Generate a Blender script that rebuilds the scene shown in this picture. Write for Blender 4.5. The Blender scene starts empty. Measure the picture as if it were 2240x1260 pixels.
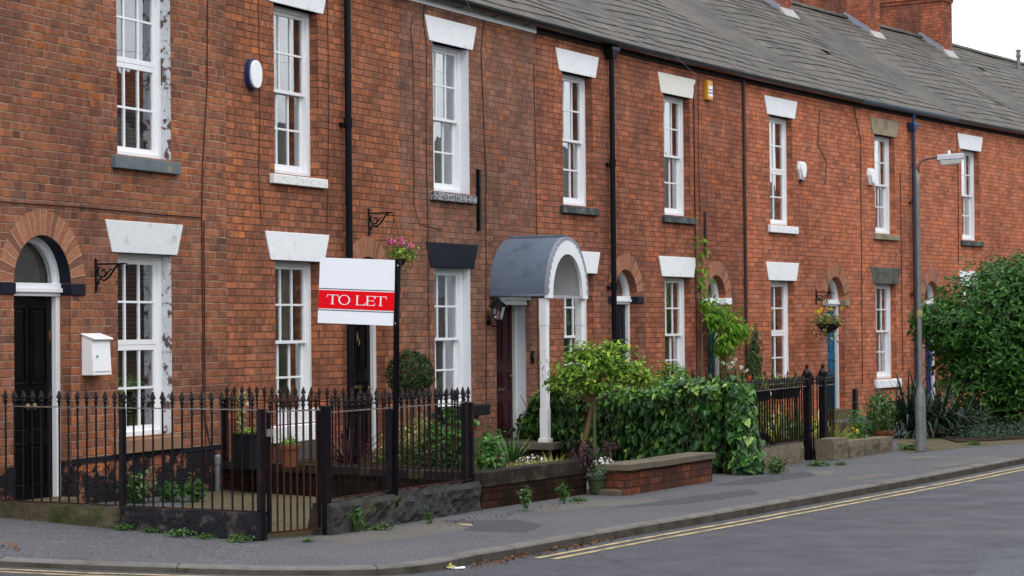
import bpy, math, random
from mathutils import Vector, Matrix, noise
random.seed(7)
R = math.radians
S = bpy.context.scene
COL = S.collection

# ------------------------------------------------------------------ camera
CZ, PITCH, ROLL, FPX = 1.7, R(1.034), R(-.547), 4800.0
cd = bpy.data.cameras.new('camera'); cam = bpy.data.objects.new('camera', cd); COL.objects.link(cam)
cd.sensor_width = 36; cd.lens = FPX/2240*36; cd.clip_end = 3000; cd.clip_start = .1
cam.matrix_world = Matrix.Translation((0, 0, CZ)) @ Matrix.Rotation(R(90)+PITCH, 4, 'X') @ Matrix.Rotation(ROLL, 4, 'Z')
cd.dof.use_dof = True; cd.dof.focus_distance = 23.0; cd.dof.aperture_fstop = 5.0
S.camera = cam

# ------------------------------------------------------------------ sky and sun (soft overcast daylight)
W = bpy.data.worlds.new('World'); S.world = W; W.use_nodes = True
nt = W.node_tree; nt.nodes.clear()
out = nt.nodes.new('ShaderNodeOutputWorld'); bg = nt.nodes.new('ShaderNodeBackground')
sky = nt.nodes.new('ShaderNodeTexSky'); sky.sky_type = 'NISHITA'; sky.sun_disc = False
SUN_EL, SUN_AZ = R(52), R(152)       # azimuth clockwise from +Y
sky.sun_elevation = SUN_EL; sky.sun_rotation = SUN_AZ
sky.air_density = 1.0; sky.dust_density = 3.0; sky.ozone_density = 1.0
tc = nt.nodes.new('ShaderNodeTexCoord'); mp = nt.nodes.new('ShaderNodeMapping'); mp.inputs['Scale'].default_value = (1.2, 1.2, 4.0)
nz = nt.nodes.new('ShaderNodeTexNoise'); nz.inputs['Scale'].default_value = 2.2; nz.inputs['Detail'].default_value = 6; nz.inputs['Roughness'].default_value = .55
cr = nt.nodes.new('ShaderNodeValToRGB')
cr.color_ramp.elements[0].position = .35; cr.color_ramp.elements[0].color = (10.0, 10.8, 12.0, 1)
cr.color_ramp.elements[1].position = .62; cr.color_ramp.elements[1].color = (23.5, 23.8, 24.3, 1)
mx = nt.nodes.new('ShaderNodeMixRGB'); mx.inputs[0].default_value = .88
L = nt.links.new
L(tc.outputs['Generated'], mp.inputs['Vector']); L(mp.outputs[0], nz.inputs['Vector']); L(nz.outputs['Fac'], cr.inputs[0])
sx = nt.nodes.new('ShaderNodeSeparateXYZ'); L(tc.outputs['Generated'], sx.inputs[0])
gr = nt.nodes.new('ShaderNodeMapRange'); L(sx.outputs[2], gr.inputs[0]); gr.inputs[1].default_value = 0; gr.inputs[2].default_value = 1; gr.inputs[3].default_value = .98; gr.inputs[4].default_value = 1.55   # overcast: brightest overhead
mg = nt.nodes.new('ShaderNodeVectorMath'); mg.operation = 'SCALE'; L(cr.outputs[0], mg.inputs[0]); L(gr.outputs[0], mg.inputs['Scale'])
L(sky.outputs[0], mx.inputs[1]); L(mg.outputs[0], mx.inputs[2]); L(mx.outputs[0], bg.inputs[0]); L(bg.outputs[0], out.inputs[0])
bg.inputs[1].default_value = .095
sl = bpy.data.lights.new('sun', 'SUN'); sl.energy = .9; sl.angle = R(22); sl.color = (1.0, .965, .92)
so = bpy.data.objects.new('sun', sl); COL.objects.link(so)
sd = Vector((math.sin(SUN_AZ)*math.cos(SUN_EL), math.cos(SUN_AZ)*math.cos(SUN_EL), math.sin(SUN_EL)))
so.rotation_euler = (-sd).to_track_quat('-Z', 'Y').to_euler()
S.view_settings.view_transform = 'Standard'; S.view_settings.look = 'None'; S.view_settings.gamma = 1
S.view_settings.exposure = 0.0

# ------------------------------------------------------------------ measuring helpers
def ray(px, py):
    a, b = px-1120, py-630; c, s = math.cos(ROLL), math.sin(ROLL)
    x = (c*a+s*b)/FPX; y = -(-s*a+c*b)/FPX
    return Vector((x, math.cos(PITCH)-y*math.sin(PITCH), math.sin(PITCH)+y*math.cos(PITCH)))
def at(px, py, D):
    d = ray(px, py); t = D/d.y; return Vector((d.x*t, D, CZ+d.z*t))
def gp(px, py, z=0.0):
    d = ray(px, py); t = (z-CZ)/d.z; return Vector((d.x*t, d.y*t, z))
DS = .02
_fx, _fy, _ft = [], [], []
def _curve():
    s = -8.0; x = y = 0.0; pts = []
    while s < 46:
        t = R(66.04-.372*min(s, 26)); pts.append((s, x, y, t)); x += math.cos(t)*DS; y += math.sin(t)*DS; s += DS
    i0 = round(8/DS); ox, oy = -3.6-pts[i0][1], 21.6-pts[i0][2]
    for s, x, y, t in pts: _fx.append(x+ox); _fy.append(y+oy); _ft.append(t)
_curve()
BND = [-3.6, 1.5, 5.35, 9.12, 12.65, 16.4, 21.3, 26.0, 30.3, 34.6, 43.5]     # party walls
def _node(s):
    i = min(len(_fx)-1, max(0, round((s+8)/DS))); return Vector((_fx[i], _fy[i], 0))
def _seg(s):
    k = 0
    while k < len(BND)-2 and s > BND[k+1]: k += 1
    a, b = _node(BND[k]), _node(BND[k+1]); return a, b, (s-BND[k])/(BND[k+1]-BND[k])
def fpos(s, out=0.0, z=0.0):            # a point on the terrace front (each house straight), pushed out towards the street
    a, b, u = _seg(s); d = (b-a).normalized(); p = a+(b-a)*u
    return Vector((p.x+d.y*out, p.y-d.x*out, z))
def fang(s):
    a, b, u = _seg(s); return math.atan2(b.y-a.y, b.x-a.x)
def carc(s): return _ft[min(len(_fx)-1, max(0, round((s+8)/DS)))]
def smooth(a, b, x):
    t = max(0, min(1, (x-a)/(b-a))); return t*t*(3-2*t)
def zpave(x): return max(0.0, (-2-x)*.04) if x > -12 else .4
def zroad(x): return zpave(x)-(.05+.03*smooth(-1.6, 0, x))

# ------------------------------------------------------------------ mesh builder
class MB:
    def __init__(s): s.v = []; s.f = []; s.uv = []
    def add(s, vs, fs, uvs=None):
        o = len(s.v); s.v += [tuple(p) for p in vs]
        for k, f in enumerate(fs):
            s.f.append(tuple(i+o for i in f)); s.uv.append(uvs[k] if uvs else None)
        return s
    def box(s, x0, x1, y0, y1, z0, z1):
        return s.add([(x0,y0,z0),(x1,y0,z0),(x1,y1,z0),(x0,y1,z0),(x0,y0,z1),(x1,y0,z1),(x1,y1,z1),(x0,y1,z1)],
                     [(0,3,2,1),(4,5,6,7),(0,1,5,4),(1,2,6,5),(2,3,7,6),(3,0,4,7)])
    def quad(s, a, b, c, d, uv=None): return s.add([a,b,c,d], [(0,1,2,3)], [uv] if uv else None)
    def prism(s, pts, y0, y1):            # outline in x,z (counter-clockwise seen from -y), extruded along y
        n = len(pts)
        vs = [(x,y0,z) for x,z in pts]+[(x,y1,z) for x,z in pts]
        fs = [tuple(range(n)), tuple(range(2*n-1, n-1, -1))]+[((i+1)%n, i, i+n, (i+1)%n+n) for i in range(n)]
        return s.add(vs, fs)
    def prismz(s, pts, z0, z1):           # outline in x,y (counter-clockwise from above)
        n = len(pts)
        vs = [(x,y,z0) for x,y in pts]+[(x,y,z1) for x,y in pts]
        fs = [tuple(range(n-1, -1, -1)), tuple(range(n, 2*n))]+[(i, (i+1)%n, (i+1)%n+n, i+n) for i in range(n)]
        return s.add(vs, fs)
    def tube(s, pts, r, n=8, cap=True):
        pts = [Vector(p) for p in pts]; m = len(pts); rr = r if isinstance(r, (list, tuple)) else [r]*m
        vs = []; up = None
        for i, p in enumerate(pts):
            d = (pts[min(i+1, m-1)]-pts[max(i-1, 0)]).normalized()
            if up is None:
                up = Vector((0,0,1)) if abs(d.z) < .9 else Vector((1,0,0))
            a = d.cross(up)
            if a.length < 1e-4: a = d.cross(Vector((0,1,0)))
            a.normalize(); b = a.cross(d).normalized(); up = b
            for k in range(n):
                t = 2*math.pi*k/n; vs.append(p+(a*math.cos(t)+b*math.sin(t))*rr[i])
        fs = []
        for i in range(m-1):
            for k in range(n): fs.append((i*n+k, i*n+(k+1)%n, (i+1)*n+(k+1)%n, (i+1)*n+k))
        if cap: fs += [tuple(range(n-1, -1, -1)), tuple(range((m-1)*n, m*n))]
        return s.add(vs, fs)
    def lathe(s, prof, cx=0, cy=0, cz=0, n=12):   # prof: (radius, z)
        vs = []; fs = []
        for r, z in prof:
            for k in range(n):
                t = 2*math.pi*k/n; vs.append((cx+r*math.cos(t), cy+r*math.sin(t), cz+z))
        for i in range(len(prof)-1):
            for k in range(n): fs.append((i*n+k, i*n+(k+1)%n, (i+1)*n+(k+1)%n, (i+1)*n+k))
        fs += [tuple(range(n-1, -1, -1)), tuple(range((len(prof)-1)*n, len(prof)*n))]
        return s.add(vs, fs)
    def build(s, name, m, parent=None, sm=False, bevel=0, loc=None, rz=0):
        me = bpy.data.meshes.new(name); me.from_pydata(s.v, [], s.f); me.update()
        ul = me.uv_layers.new(name='UVMap'); k = 0
        buf = [0.0]*(2*len(me.loops))
        for p, uv in zip(me.polygons, s.uv):
            if uv is None:
                nx, ny, nz = (abs(c) for c in p.normal)
                for li in p.loop_indices:
                    c = me.vertices[me.loops[li].vertex_index].co
                    if nz >= nx and nz >= ny: u = (c.x, c.y)
                    elif ny >= nx: u = (c.x, c.z)
                    else: u = (c.y, c.z)
                    buf[2*li] = u[0]; buf[2*li+1] = u[1]
            elif isinstance(uv[0], (int, float)):
                for li in p.loop_indices: buf[2*li] = uv[0]; buf[2*li+1] = uv[1]
            else:
                for li, u in zip(p.loop_indices, uv): buf[2*li] = u[0]; buf[2*li+1] = u[1]
        ul.data.foreach_set('uv', buf)
        if sm: me.polygons.foreach_set('use_smooth', [True]*len(me.polygons))
        me.materials.append(m)
        o = bpy.data.objects.new(name, me); COL.objects.link(o)
        if parent: o.parent = parent
        if loc is not None: o.location = loc
        if rz: o.rotation_euler = (0, 0, rz)
        if bevel:
            b = o.modifiers.new('bevel', 'BEVEL'); b.width = bevel; b.segments = 2; b.limit_method = 'ANGLE'; b.angle_limit = R(40)
        return o
def tag(o, label=None, cat=None, group=None, kind=None):
    if label: o['label'] = label
    if cat: o['category'] = cat
    if group: o['group'] = group
    if kind: o['kind'] = kind
    return o
def thing(name, label, cat, loc=(0,0,0), rz=0, group=None):
    o = bpy.data.objects.new(name, None); COL.objects.link(o); o.empty_display_size = .2
    o.location = loc; o.rotation_euler = (0, 0, rz); return tag(o, label, cat, group)
def share(o, parent, loc=(0,0,0), rot=(0,0,0), sc=None):
    c = o.copy(); COL.objects.link(c); c.parent = parent; c.location = loc; c.rotation_euler = rot
    if sc: c.scale = sc
    return c

# ------------------------------------------------------------------ materials
class N:
    def __init__(s, name):
        s.m = bpy.data.materials.new(name); s.m.use_nodes = True; s.t = s.m.node_tree
        s.t.nodes.clear(); s.o = s.t.nodes.new('ShaderNodeOutputMaterial')
    def n(s, typ, **k):
        x = s.t.nodes.new('ShaderNode'+typ)
        for a, b in k.items(): setattr(x, a, b)
        return x
    def l(s, a, b): s.t.links.new(a, b)
    def set(s, sock, v):
        if isinstance(v, bpy.types.NodeSocket): s.l(v, sock)
        else: sock.default_value = v
    def math(s, op, a, b=None, c=None, clamp=False):
        x = s.n('Math', operation=op, use_clamp=clamp); s.set(x.inputs[0], a)
        if b is not None: s.set(x.inputs[1], b)
        if c is not None: s.set(x.inputs[2], c)
        return x.outputs[0]
    def mix(s, f, a, b, mode='MIX'):
        x = s.n('MixRGB', blend_type=mode); s.set(x.inputs[0], f)
        for i, v in ((1, a), (2, b)):
            if isinstance(v, (tuple, list)): v = tuple(v)[:3]+(1,)
            s.set(x.inputs[i], v)
        return x.outputs[0]
    def noise(s, vec, scale, detail=3, rough=.55, dist=0):
        x = s.n('TexNoise'); s.l(vec, x.inputs['Vector']); x.inputs['Scale'].default_value = scale
        x.inputs['Detail'].default_value = detail; x.inputs['Roughness'].default_value = rough; x.inputs['Distortion'].default_value = dist
        return x.outputs['Fac']
    def ramp(s, f, stops, interp='LINEAR'):
        x = s.n('ValToRGB'); r = x.color_ramp; r.interpolation = interp
        while len(r.elements) < len(stops): r.elements.new(.5)
        for e, (p, c) in zip(r.elements, stops):
            e.position = p; e.color = tuple(c)+(1,) if isinstance(c, (tuple, list)) else (c, c, c, 1)
        s.l(f, x.inputs[0]); return x.outputs[0]
    def bump(s, h, strength=.5, dist=.01, nrm=None):
        x = s.n('Bump'); s.l(h, x.inputs['Height']); x.inputs['Strength'].default_value = strength; x.inputs['Distance'].default_value = dist
        if nrm: s.l(nrm, x.inputs['Normal'])
        return x.outputs[0]
    def pbr(s, col, rough=.8, nrm=None, spec=.3, metal=0):
        x = s.n('BsdfPrincipled')
        if isinstance(col, (tuple, list)): col = tuple(col)[:3]+(1,)
        s.set(x.inputs['Base Color'], col); s.set(x.inputs['Roughness'], rough); x.inputs['Specular IOR Level'].default_value = spec
        x.inputs['Metallic'].default_value = metal
        if nrm: s.l(nrm, x.inputs['Normal'])
        return x
    def end(s, sh): s.l(sh.outputs[0] if hasattr(sh, 'outputs') else sh, s.o.inputs['Surface']); return s.m
    def obj(s): return s.n('TexCoord').outputs['Object']
    def uv(s): return s.n('TexCoord').outputs['UV']

def plain(name, col, rough=.7, var=.15, scale=6, spec=.3, metal=0, bump=.15, bd=.004, dirt=None, dirt_lo=.5, dirt_hi=.7, dscale=3, fine=60):
    q = N(name); v = q.obj()
    a = q.noise(v, scale, 4); c = q.mix(a, tuple(x*(1-var) for x in col), tuple(min(1, x*(1+var)) for x in col))
    if dirt:
        d = q.noise(v, dscale, 6, .65); c = q.mix(q.ramp(d, [(dirt_lo, 0.0), (dirt_hi, 1.0)]), c, dirt)
    b = q.bump(q.noise(v, fine, 3), bump, bd)
    return q.end(q.pbr(c, rough, b, spec, metal))

def brick(name, cols, mortar=(.30,.20,.15), soot=.35, mw=.011, tint=(1,1,1), pale=.0, rough=.9, running=False, moss=None, peel=None):
    """Flemish bond from UVs in metres."""
    q = N(name); uv = q.uv()
    wob = q.n('TexNoise'); q.l(uv, wob.inputs['Vector']); wob.inputs['Scale'].default_value = 9; wob.inputs['Detail'].default_value = 3
    vm = q.n('VectorMath', operation='MULTIPLY_ADD'); q.l(wob.outputs['Color'], vm.inputs[0]); vm.inputs[1].default_value = (.014, .012, 0); q.l(uv, vm.inputs[2])
    sp = q.n('SeparateXYZ'); q.l(vm.outputs[0], sp.inputs[0]); u, v = sp.outputs[0], sp.outputs[1]
    H, P = .0765, .352
    vr = q.math('DIVIDE', v, H); row = q.math('FLOOR', vr); fv = q.math('SUBTRACT', vr, row)
    odd = q.math('FLOORED_MODULO', row, 2.0)
    jit = q.n('TexWhiteNoise', noise_dimensions='1D'); q.l(row, jit.inputs['W'])
    ur = q.math('ADD', q.math('DIVIDE', u, P), q.math('MULTIPLY_ADD', odd, .5, q.math('MULTIPLY', jit.outputs['Value'], .20)))
    cell = q.math('FLOOR', ur); fu = q.math('SUBTRACT', ur, cell)
    hd = q.math('GREATER_THAN', fu, .665)                  # 1 on headers
    # distance to vertical joints in metres
    dl = q.math('MULTIPLY', fu, P); dm = q.math('ABSOLUTE', q.math('MULTIPLY', q.math('SUBTRACT', fu, .665), P)); dr = q.math('MULTIPLY', q.math('SUBTRACT', 1.0, fu), P)
    du = q.math('MINIMUM', q.math('MINIMUM', dl, dm), dr)
    dv = q.math('MULTIPLY', q.math('MINIMUM', fv, q.math('SUBTRACT', 1.0, fv)), H)
    d = q.math('MINIMUM', du, dv)
    mask = q.n('MapRange'); q.l(d, mask.inputs[0]); mask.inputs[1].default_value = mw*.32; mask.inputs[2].default_value = mw*.72; mk = mask.outputs[0]
    cid = q.n('CombineXYZ'); q.l(q.math('MULTIPLY_ADD', cell, 2.0, hd), cid.inputs[0]); q.l(row, cid.inputs[1])
    wn = q.n('TexWhiteNoise', noise_dimensions='2D'); q.l(cid.outputs[0], wn.inputs['Vector'])
    val = wn.outputs['Value']
    pn = q.noise(uv, .55, 3)                               # broad patches shift the mix of brick colours
    pick = q.math('ADD', q.math('MULTIPLY', val, .74), q.math('MULTIPLY_ADD', pn, .9, -.31), clamp=True)
    base = q.ramp(pick, cols)
    wn2 = q.n('TexWhiteNoise', noise_dimensions='3D'); q.l(cid.outputs[0], wn2.inputs['Vector'])
    base = q.mix(1.0, base, q.ramp(wn2.outputs['Value'], [(0, (.84,.85,.88)), (.5, (1,1,1)), (1, (1.12,1.11,1.09))]), 'MULTIPLY')
    st = q.n('Mapping'); q.l(uv, st.inputs['Vector']); st.inputs['Scale'].default_value = (1, 1, 1)
    dg = q.n('Mapping'); q.l(uv, dg.inputs['Vector']); dg.inputs['Scale'].default_value = (3.2, 1, 1)
    hid = q.n('CombineXYZ'); q.l(q.math('FLOOR', q.math('MULTIPLY', ur, 6.0)), hid.inputs[0]); q.l(row, hid.inputs[1])
    wh = q.n('TexWhiteNoise', noise_dimensions='2D'); q.l(hid.outputs[0], wh.inputs['Vector'])
    base = q.mix(1.0, base, q.ramp(wh.outputs['Value'], [(0, .80), (.5, 1.0), (1, 1.2)]), 'MULTIPLY')
    fn = q.noise(dg.outputs[0], 26, 5, .8); base = q.mix(1.0, base, q.ramp(fn, [(.3, .42), (.5, 1.0), (.68, 1.5)]), 'MULTIPLY')
    spots = q.noise(uv, 23, 2, .5); base = q.mix(q.ramp(spots, [(.66, 0.0), (.74, .75)]), base, (.10, .055, .045))
    mcol = q.mix(q.ramp(q.noise(uv, 5, 5, .7), [(.35, 0.0), (.65, 1.0)]), tuple(c*.42 for c in mortar), tuple(c*1.3 for c in mortar))
    col = q.mix(mk, mcol, base)
    sv = q.n('Mapping'); q.l(uv, sv.inputs['Vector']); sv.inputs['Scale'].default_value = (1.6, .32, 1)
    sn = q.noise(sv.outputs[0], 1.0, 7, .66)
    col = q.mix(q.math('MULTIPLY', q.ramp(sn, [(.42, 0.0), (.66, 1.0)]), soot), col, (.095, .062, .052))
    sn2 = q.noise(uv, .45, 5, .6); col = q.mix(1.0, col, q.ramp(sn2, [(.32, (.74,.72,.74)), (.5, (1,1,1)), (.68, (1.15,1.08,1.02))]), 'MULTIPLY')
    if pale:
        pl = q.noise(uv, 2.6, 7, .7); col = q.mix(q.math('MULTIPLY', q.ramp(pl, [(.5, 0.0), (.72, 1.0)]), pale), col, (.44, .33, .28))
    if moss:
        ms = q.noise(uv, 3.0, 6, .65); col = q.mix(q.ramp(ms, [(.42, 0.0), (.6, .85)]), col, moss)
    if peel:                                               # flaking black masonry paint
        pe = q.noise(uv, 3.4, 8, .72); pf = q.ramp(pe, [(.53, 1.0), (.57, 0.0)])
        col = q.mix(pf, col, peel)
    col = q.mix(1.0, col, (.89,.86,.86), 'MULTIPLY')
    if tint != (1,1,1): col = q.mix(1.0, col, tint, 'MULTIPLY')
    hgt = q.math('ADD', q.math('MULTIPLY', mk, .8), q.math('MULTIPLY_ADD', fn, .35, q.math('MULTIPLY', wn2.outputs['Value'], .25)))
    return q.end(q.pbr(col, rough, q.bump(hgt, .9, .010), .06))

OR, RB, BR, PU, SA = (.40,.135,.05), (.265,.088,.05), (.20,.10,.07), (.085,.06,.06), (.36,.185,.125)
def cols(o=.3): return [(0, PU), (.10, BR), (.32, (.25,.115,.075)), (.5, RB), (.66, SA), (.78, (.33,.12,.06)), (1-o*.4, OR), (1, (.46,.18,.075))]
PA = [(0, (0.085,0.061,0.061)), (.07, (0.162,0.076,0.052)), (.25, (0.237,0.100,0.062)), (.5, (0.294,0.116,0.063)), (.72, (0.332,0.132,0.070)), (.9, (0.380,0.132,0.052)), (1, (0.475,0.172,0.059))]
PB = [(0, (0.123,0.072,0.056)), (.06, (0.209,0.088,0.056)), (.3, (0.294,0.116,0.063)), (.55, (0.351,0.136,0.073)), (.78, (0.399,0.144,0.070)), (1, (0.494,0.176,0.063))]
PC = [(0, (0.093,0.070,0.066)), (.08, (0.180,0.096,0.066)), (.35, (0.247,0.124,0.084)), (.6, (0.294,0.144,0.095)), (.84, (0.304,0.124,0.073)), (.95, (0.361,0.132,0.059)), (1, (0.475,0.176,0.070))]
PE = [(0, (0.152,0.068,0.049)), (.08, (0.247,0.096,0.056)), (.35, (0.342,0.124,0.070)), (.6, (0.408,0.148,0.084)), (.85, (0.437,0.144,0.070)), (1, (0.494,0.160,0.056))]
PF = [(0, (0.190,0.076,0.049)), (.08, (0.323,0.116,0.063)), (.35, (0.437,0.152,0.081)), (.6, (0.494,0.176,0.095)), (.85, (0.532,0.168,0.077)), (1, (0.570,0.184,0.063))]
M = {}
M['brickA'] = brick('brick_warm_pale_mortar', PA, (.36,.235,.165), .42, .012, (1,1,1), .15)
M['brickB'] = brick('brick_orange', PB, (.20,.095,.06), .40, .011, (1,1,1), .15)
M['brickC'] = brick('brick_brown', PC, (.22,.125,.09), .50, .010, (1,1,1), .2)
M['brickD'] = brick('brick_brown_red', PE, (.17,.08,.06), .7, .010, (.98,1,1), .2)
M['brickE'] = brick('brick_red', PE, (.19,.085,.06), .6, .010, (1.0,.98,.97), .2)
M['brickF'] = brick('brick_orange_red', PF, (.24,.10,.07), .45, .010, (1.08,1.08,1.08), .2)
M['brickG'] = brick('brick_orange_far', PF, (.28,.12,.08), .4, .010, (1.12,1.12,1.12), .22)
M['chim'] = brick('brick_chimney', PE, (.20,.11,.08), 1.0, .010, (.88,.80,.80), .15)
M['plinth'] = brick('brick_peeling_black', cols(.8), (.2,.1,.07), .4, .009, (1.0,.95,.9), .0, peel=(.018,.018,.022))
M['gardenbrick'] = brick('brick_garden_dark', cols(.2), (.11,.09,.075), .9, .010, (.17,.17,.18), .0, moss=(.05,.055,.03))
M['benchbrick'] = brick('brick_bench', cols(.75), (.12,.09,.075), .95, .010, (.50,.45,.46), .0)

def voussoir():
    q = N('brick_arch'); uv = q.uv(); sp = q.n('SeparateXYZ'); q.l(uv, sp.inputs[0])
    ur = q.math('DIVIDE', sp.outputs[0], .078); c = q.math('FLOOR', ur); f = q.math('SUBTRACT', ur, c)
    d = q.math('MULTIPLY', q.math('MINIMUM', f, q.math('SUBTRACT', 1.0, f)), .078)
    mr = q.n('MapRange'); q.l(d, mr.inputs[0]); mr.inputs[1].default_value = .003; mr.inputs[2].default_value = .007
    wn = q.n('TexWhiteNoise', noise_dimensions='1D'); q.l(c, wn.inputs['W'])
    base = q.ramp(wn.outputs['Value'], [(0, (.18,.085,.06)), (.5, (.30,.12,.07)), (1, (.36,.17,.10))])
    fn = q.noise(uv, 30, 5, .7); base = q.mix(1.0, base, q.ramp(fn, [(.25, .6), (.75, 1.3)]), 'MULTIPLY')
    col = q.mix(mr.outputs[0], (.36,.25,.18), base)
    return q.end(q.pbr(col, .9, q.bump(q.math('ADD', mr.outputs[0], q.math('MULTIPLY', fn, .4)), .7, .008), .06))
M['arch'] = voussoir()

M['white'] = plain('white_paint', (.74,.75,.77), .45, .06, 9, .4, bump=.06, dirt=(.42,.41,.38), dirt_lo=.62, dirt_hi=.85, dscale=7)
M['whiteclean'] = plain('white_plastic', (.78,.79,.81), .35, .03, 5, .45, bump=.02)
M['whitelintel'] = plain('white_masonry_paint', (.76,.77,.79), .75, .06, 5, .3, bump=.3, dirt=(.40,.38,.34), dirt_lo=.58, dirt_hi=.82, dscale=6)
M['greylintel'] = plain('pale_grey_stone_paint', (.64,.66,.67), .8, .10, 7, .25, bump=.4, dirt=(.40,.41,.42), dirt_lo=.56, dirt_hi=.75, dscale=6)
M['creamlintel'] = plain('cream_masonry_paint', (.70,.69,.62), .8, .08, 6, .3, bump=.3, dirt=(.38,.33,.26), dirt_lo=.6, dirt_hi=.85, dscale=7)
M['stonelintel'] = plain('weathered_sandstone', (.30,.25,.17), .95, .3, 8, .07, bump=.6, dirt=(.12,.11,.09), dirt_lo=.45, dirt_hi=.7, dscale=4)
M['darkstone'] = plain('soot_dark_stone', (.11,.115,.10), .95, .3, 9, .07, bump=.6, dirt=(.045,.045,.045), dirt_lo=.45, dirt_hi=.7, dscale=5)
M['blacklintel'] = plain('black_masonry_paint', (.008,.010,.018), .6, .25, 6, .13, bump=.3)
M['slatesill'] = plain('blue_grey_stone_sill', (.11,.135,.15), .7, .35, 7, .35, bump=.7, bd=.008, dirt=(.24,.19,.12), dirt_lo=.56, dirt_hi=.68, dscale=7)
M['peelsill'] = plain('peeling_black_white_sill', (.022,.022,.028), .6, .3, 9, .4, bump=.6, bd=.006, dirt=(.50,.51,.53), dirt_lo=.45, dirt_hi=.62, dscale=34)
M['blacksill'] = plain('black_sill', (.03,.033,.036), .6, .3, 9, .4, bump=.5, bd=.006, dirt=(.13,.15,.13), dirt_lo=.52, dirt_hi=.68, dscale=9)
M['sandsill'] = plain('brown_sandstone_sill', (.23,.13,.08), .9, .2, 8, .2, bump=.6, bd=.006, dirt=(.27,.25,.20), dirt_lo=.58, dirt_hi=.75, dscale=6)
M['peelreveal'] = plain('flaking_white_brick_paint', (.56,.57,.60), .85, .2, 8, .2, bump=.8, bd=.01, dirt=(.10,.075,.07), dirt_lo=.51, dirt_hi=.56, dscale=10, fine=25)
M['whitereveal'] = plain('white_painted_brick', (.66,.68,.72), .7, .05, 8, .3, bump=.5, bd=.006, fine=22)
M['black'] = plain('black_gloss_paint', (.004,.004,.007), .28, .2, 6, .13, bump=.05)
M['blackdoor'] = plain('black_door_paint', (.0025,.0025,.004), .3, .2, 6, .13, bump=.03)
M['iron'] = plain('black_iron', (.005,.005,.008), .35, .3, 12, .16, bump=.3, dirt=(.022,.008,.005), dirt_lo=.5, dirt_hi=.66, dscale=7)
M['rustrail'] = plain('rusty_iron', (.014,.008,.007), .6, .4, 20, .15, bump=.4, dirt=(.05,.017,.008), dirt_lo=.42, dirt_hi=.6, dscale=6)
M['worniron'] = plain('worn_iron_rail', (.16,.13,.12), .55, .35, 18, .4, bump=.3, dirt=(.05,.03,.025), dirt_lo=.5, dirt_hi=.66, dscale=12)
M['gutter'] = plain('black_gloss_gutter', (.006,.007,.010), .22, .2, 5, .5, bump=.1)
M['pipeblack'] = plain('black_cast_pipe', (.005,.006,.009), .35, .25, 5, .13, bump=.1)
M['pipeblue'] = plain('dark_blue_cast_pipe', (.016,.022,.045), .4, .3, 5, .5, bump=.2, dirt=(.04,.016,.02), dirt_lo=.4, dirt_hi=.6)
M['blueh'] = plain('blue_hopper_paint', (.012,.045,.14), .4, .3, 9, .5)
M['tealgutter'] = plain('blue_grey_gutter_paint', (.05,.085,.11), .4, .3, 4, .5)
M['brownpipe'] = plain('brown_pipe', (.055,.02,.016), .5, .3, 6, .4)
M['cable'] = plain('brown_cable', (.055,.020,.013), .6, .2, 6, .3, bump=0)
M['cableblk'] = plain('black_cable', (.012,.012,.012), .5, .1, 6, .3, bump=0)
M['lead'] = plain('grey_lead_roof', (.105,.135,.185), .55, .14, 3, .4, bump=.25, bd=.006, dirt=(.06,.08,.115), dirt_lo=.52, dirt_hi=.72, dscale=3.5, fine=14)
M['leadlight'] = plain('lead_flashing', (.23,.25,.30), .55, .25, 5, .4, bump=.3)
M['mortarwhite'] = plain('pale_mortar_fillet', (.33,.32,.31), .95, .2, 8, .2)
M['brass'] = plain('tarnished_brass', (0.165,0.121,0.060), .35, .2, 10, .5, metal=.8, bump=.1)
M['chrome'] = plain('steel', (.5,.5,.5), .25, .1, 10, .5, metal=.9, bump=.05)
M['maroon'] = plain('maroon_door_paint', (.035,.005,.010), .4, .15, 5, .18, bump=.05)
M['navy'] = plain('dark_navy_door_paint', (.010,.012,.022), .35, .15, 5, .18, bump=.05)
M['teal'] = plain('teal_door_paint', (.012,.045,.055), .4, .15, 5, .18, bump=.05)
M['bluedoor'] = plain('blue_door_paint', (.015,.105,.19), .4, .12, 5, .18, bump=.05)
M['royal'] = plain('royal_blue_door_paint', (.008,.018,.10), .4, .12, 5, .18, bump=.05)
M['grey'] = plain('grey_painted_boards', (.06,.06,.065), .7, .2, 6, .3)
M['interior'] = plain('dim_room_wallpaper', (.16,.14,.12), .9, .1, 2, .2)
M['loft'] = plain('rendered_rear_wall', (.12,.115,.11), .9, .1, 2, .2)
M['terracotta'] = plain('terracotta', (.15,.05,.025), .8, .2, 8, .25, bump=.2, dirt=(.22,.16,.11), dirt_lo=.6, dirt_hi=.8)
M['greentub'] = plain('dark_green_tub', (.03,.045,.018), .75, .25, 8, .3)
M['plasticblack'] = plain('black_plastic', (.012,.012,.013), .5, .2, 8, .13)
M['bark'] = plain('bark', (.13,.08,.05), .95, .35, 14, .07, bump=.9, bd=.01, fine=40)
M['stake'] = plain('mossy_stake', (.07,.085,.03), .95, .3, 14, .2, bump=.6)
M['soil'] = plain('garden_soil', (.035,.025,.017), 1, .5, 12, .07, bump=1, bd=.03, fine=30)
M['galv'] = plain('weathered_galvanised_steel', (.17,.175,.175), .5, .3, 9, .4, metal=.35, bump=.3, dirt=(.12,.115,.10), dirt_lo=.5, dirt_hi=.7, dscale=6)
M['lampgrey'] = plain('lantern_grey_metal', (.34,.34,.38), .5, .15, 9, .4, metal=.2)
M['rustarm'] = plain('rusty_lamp_arm', (.16,.07,.055), .7, .3, 12, .3)
M['yellowbox'] = plain('yellow_plastic', (.62,.30,.02), .4, .08, 5, .4, bump=.02)
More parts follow.
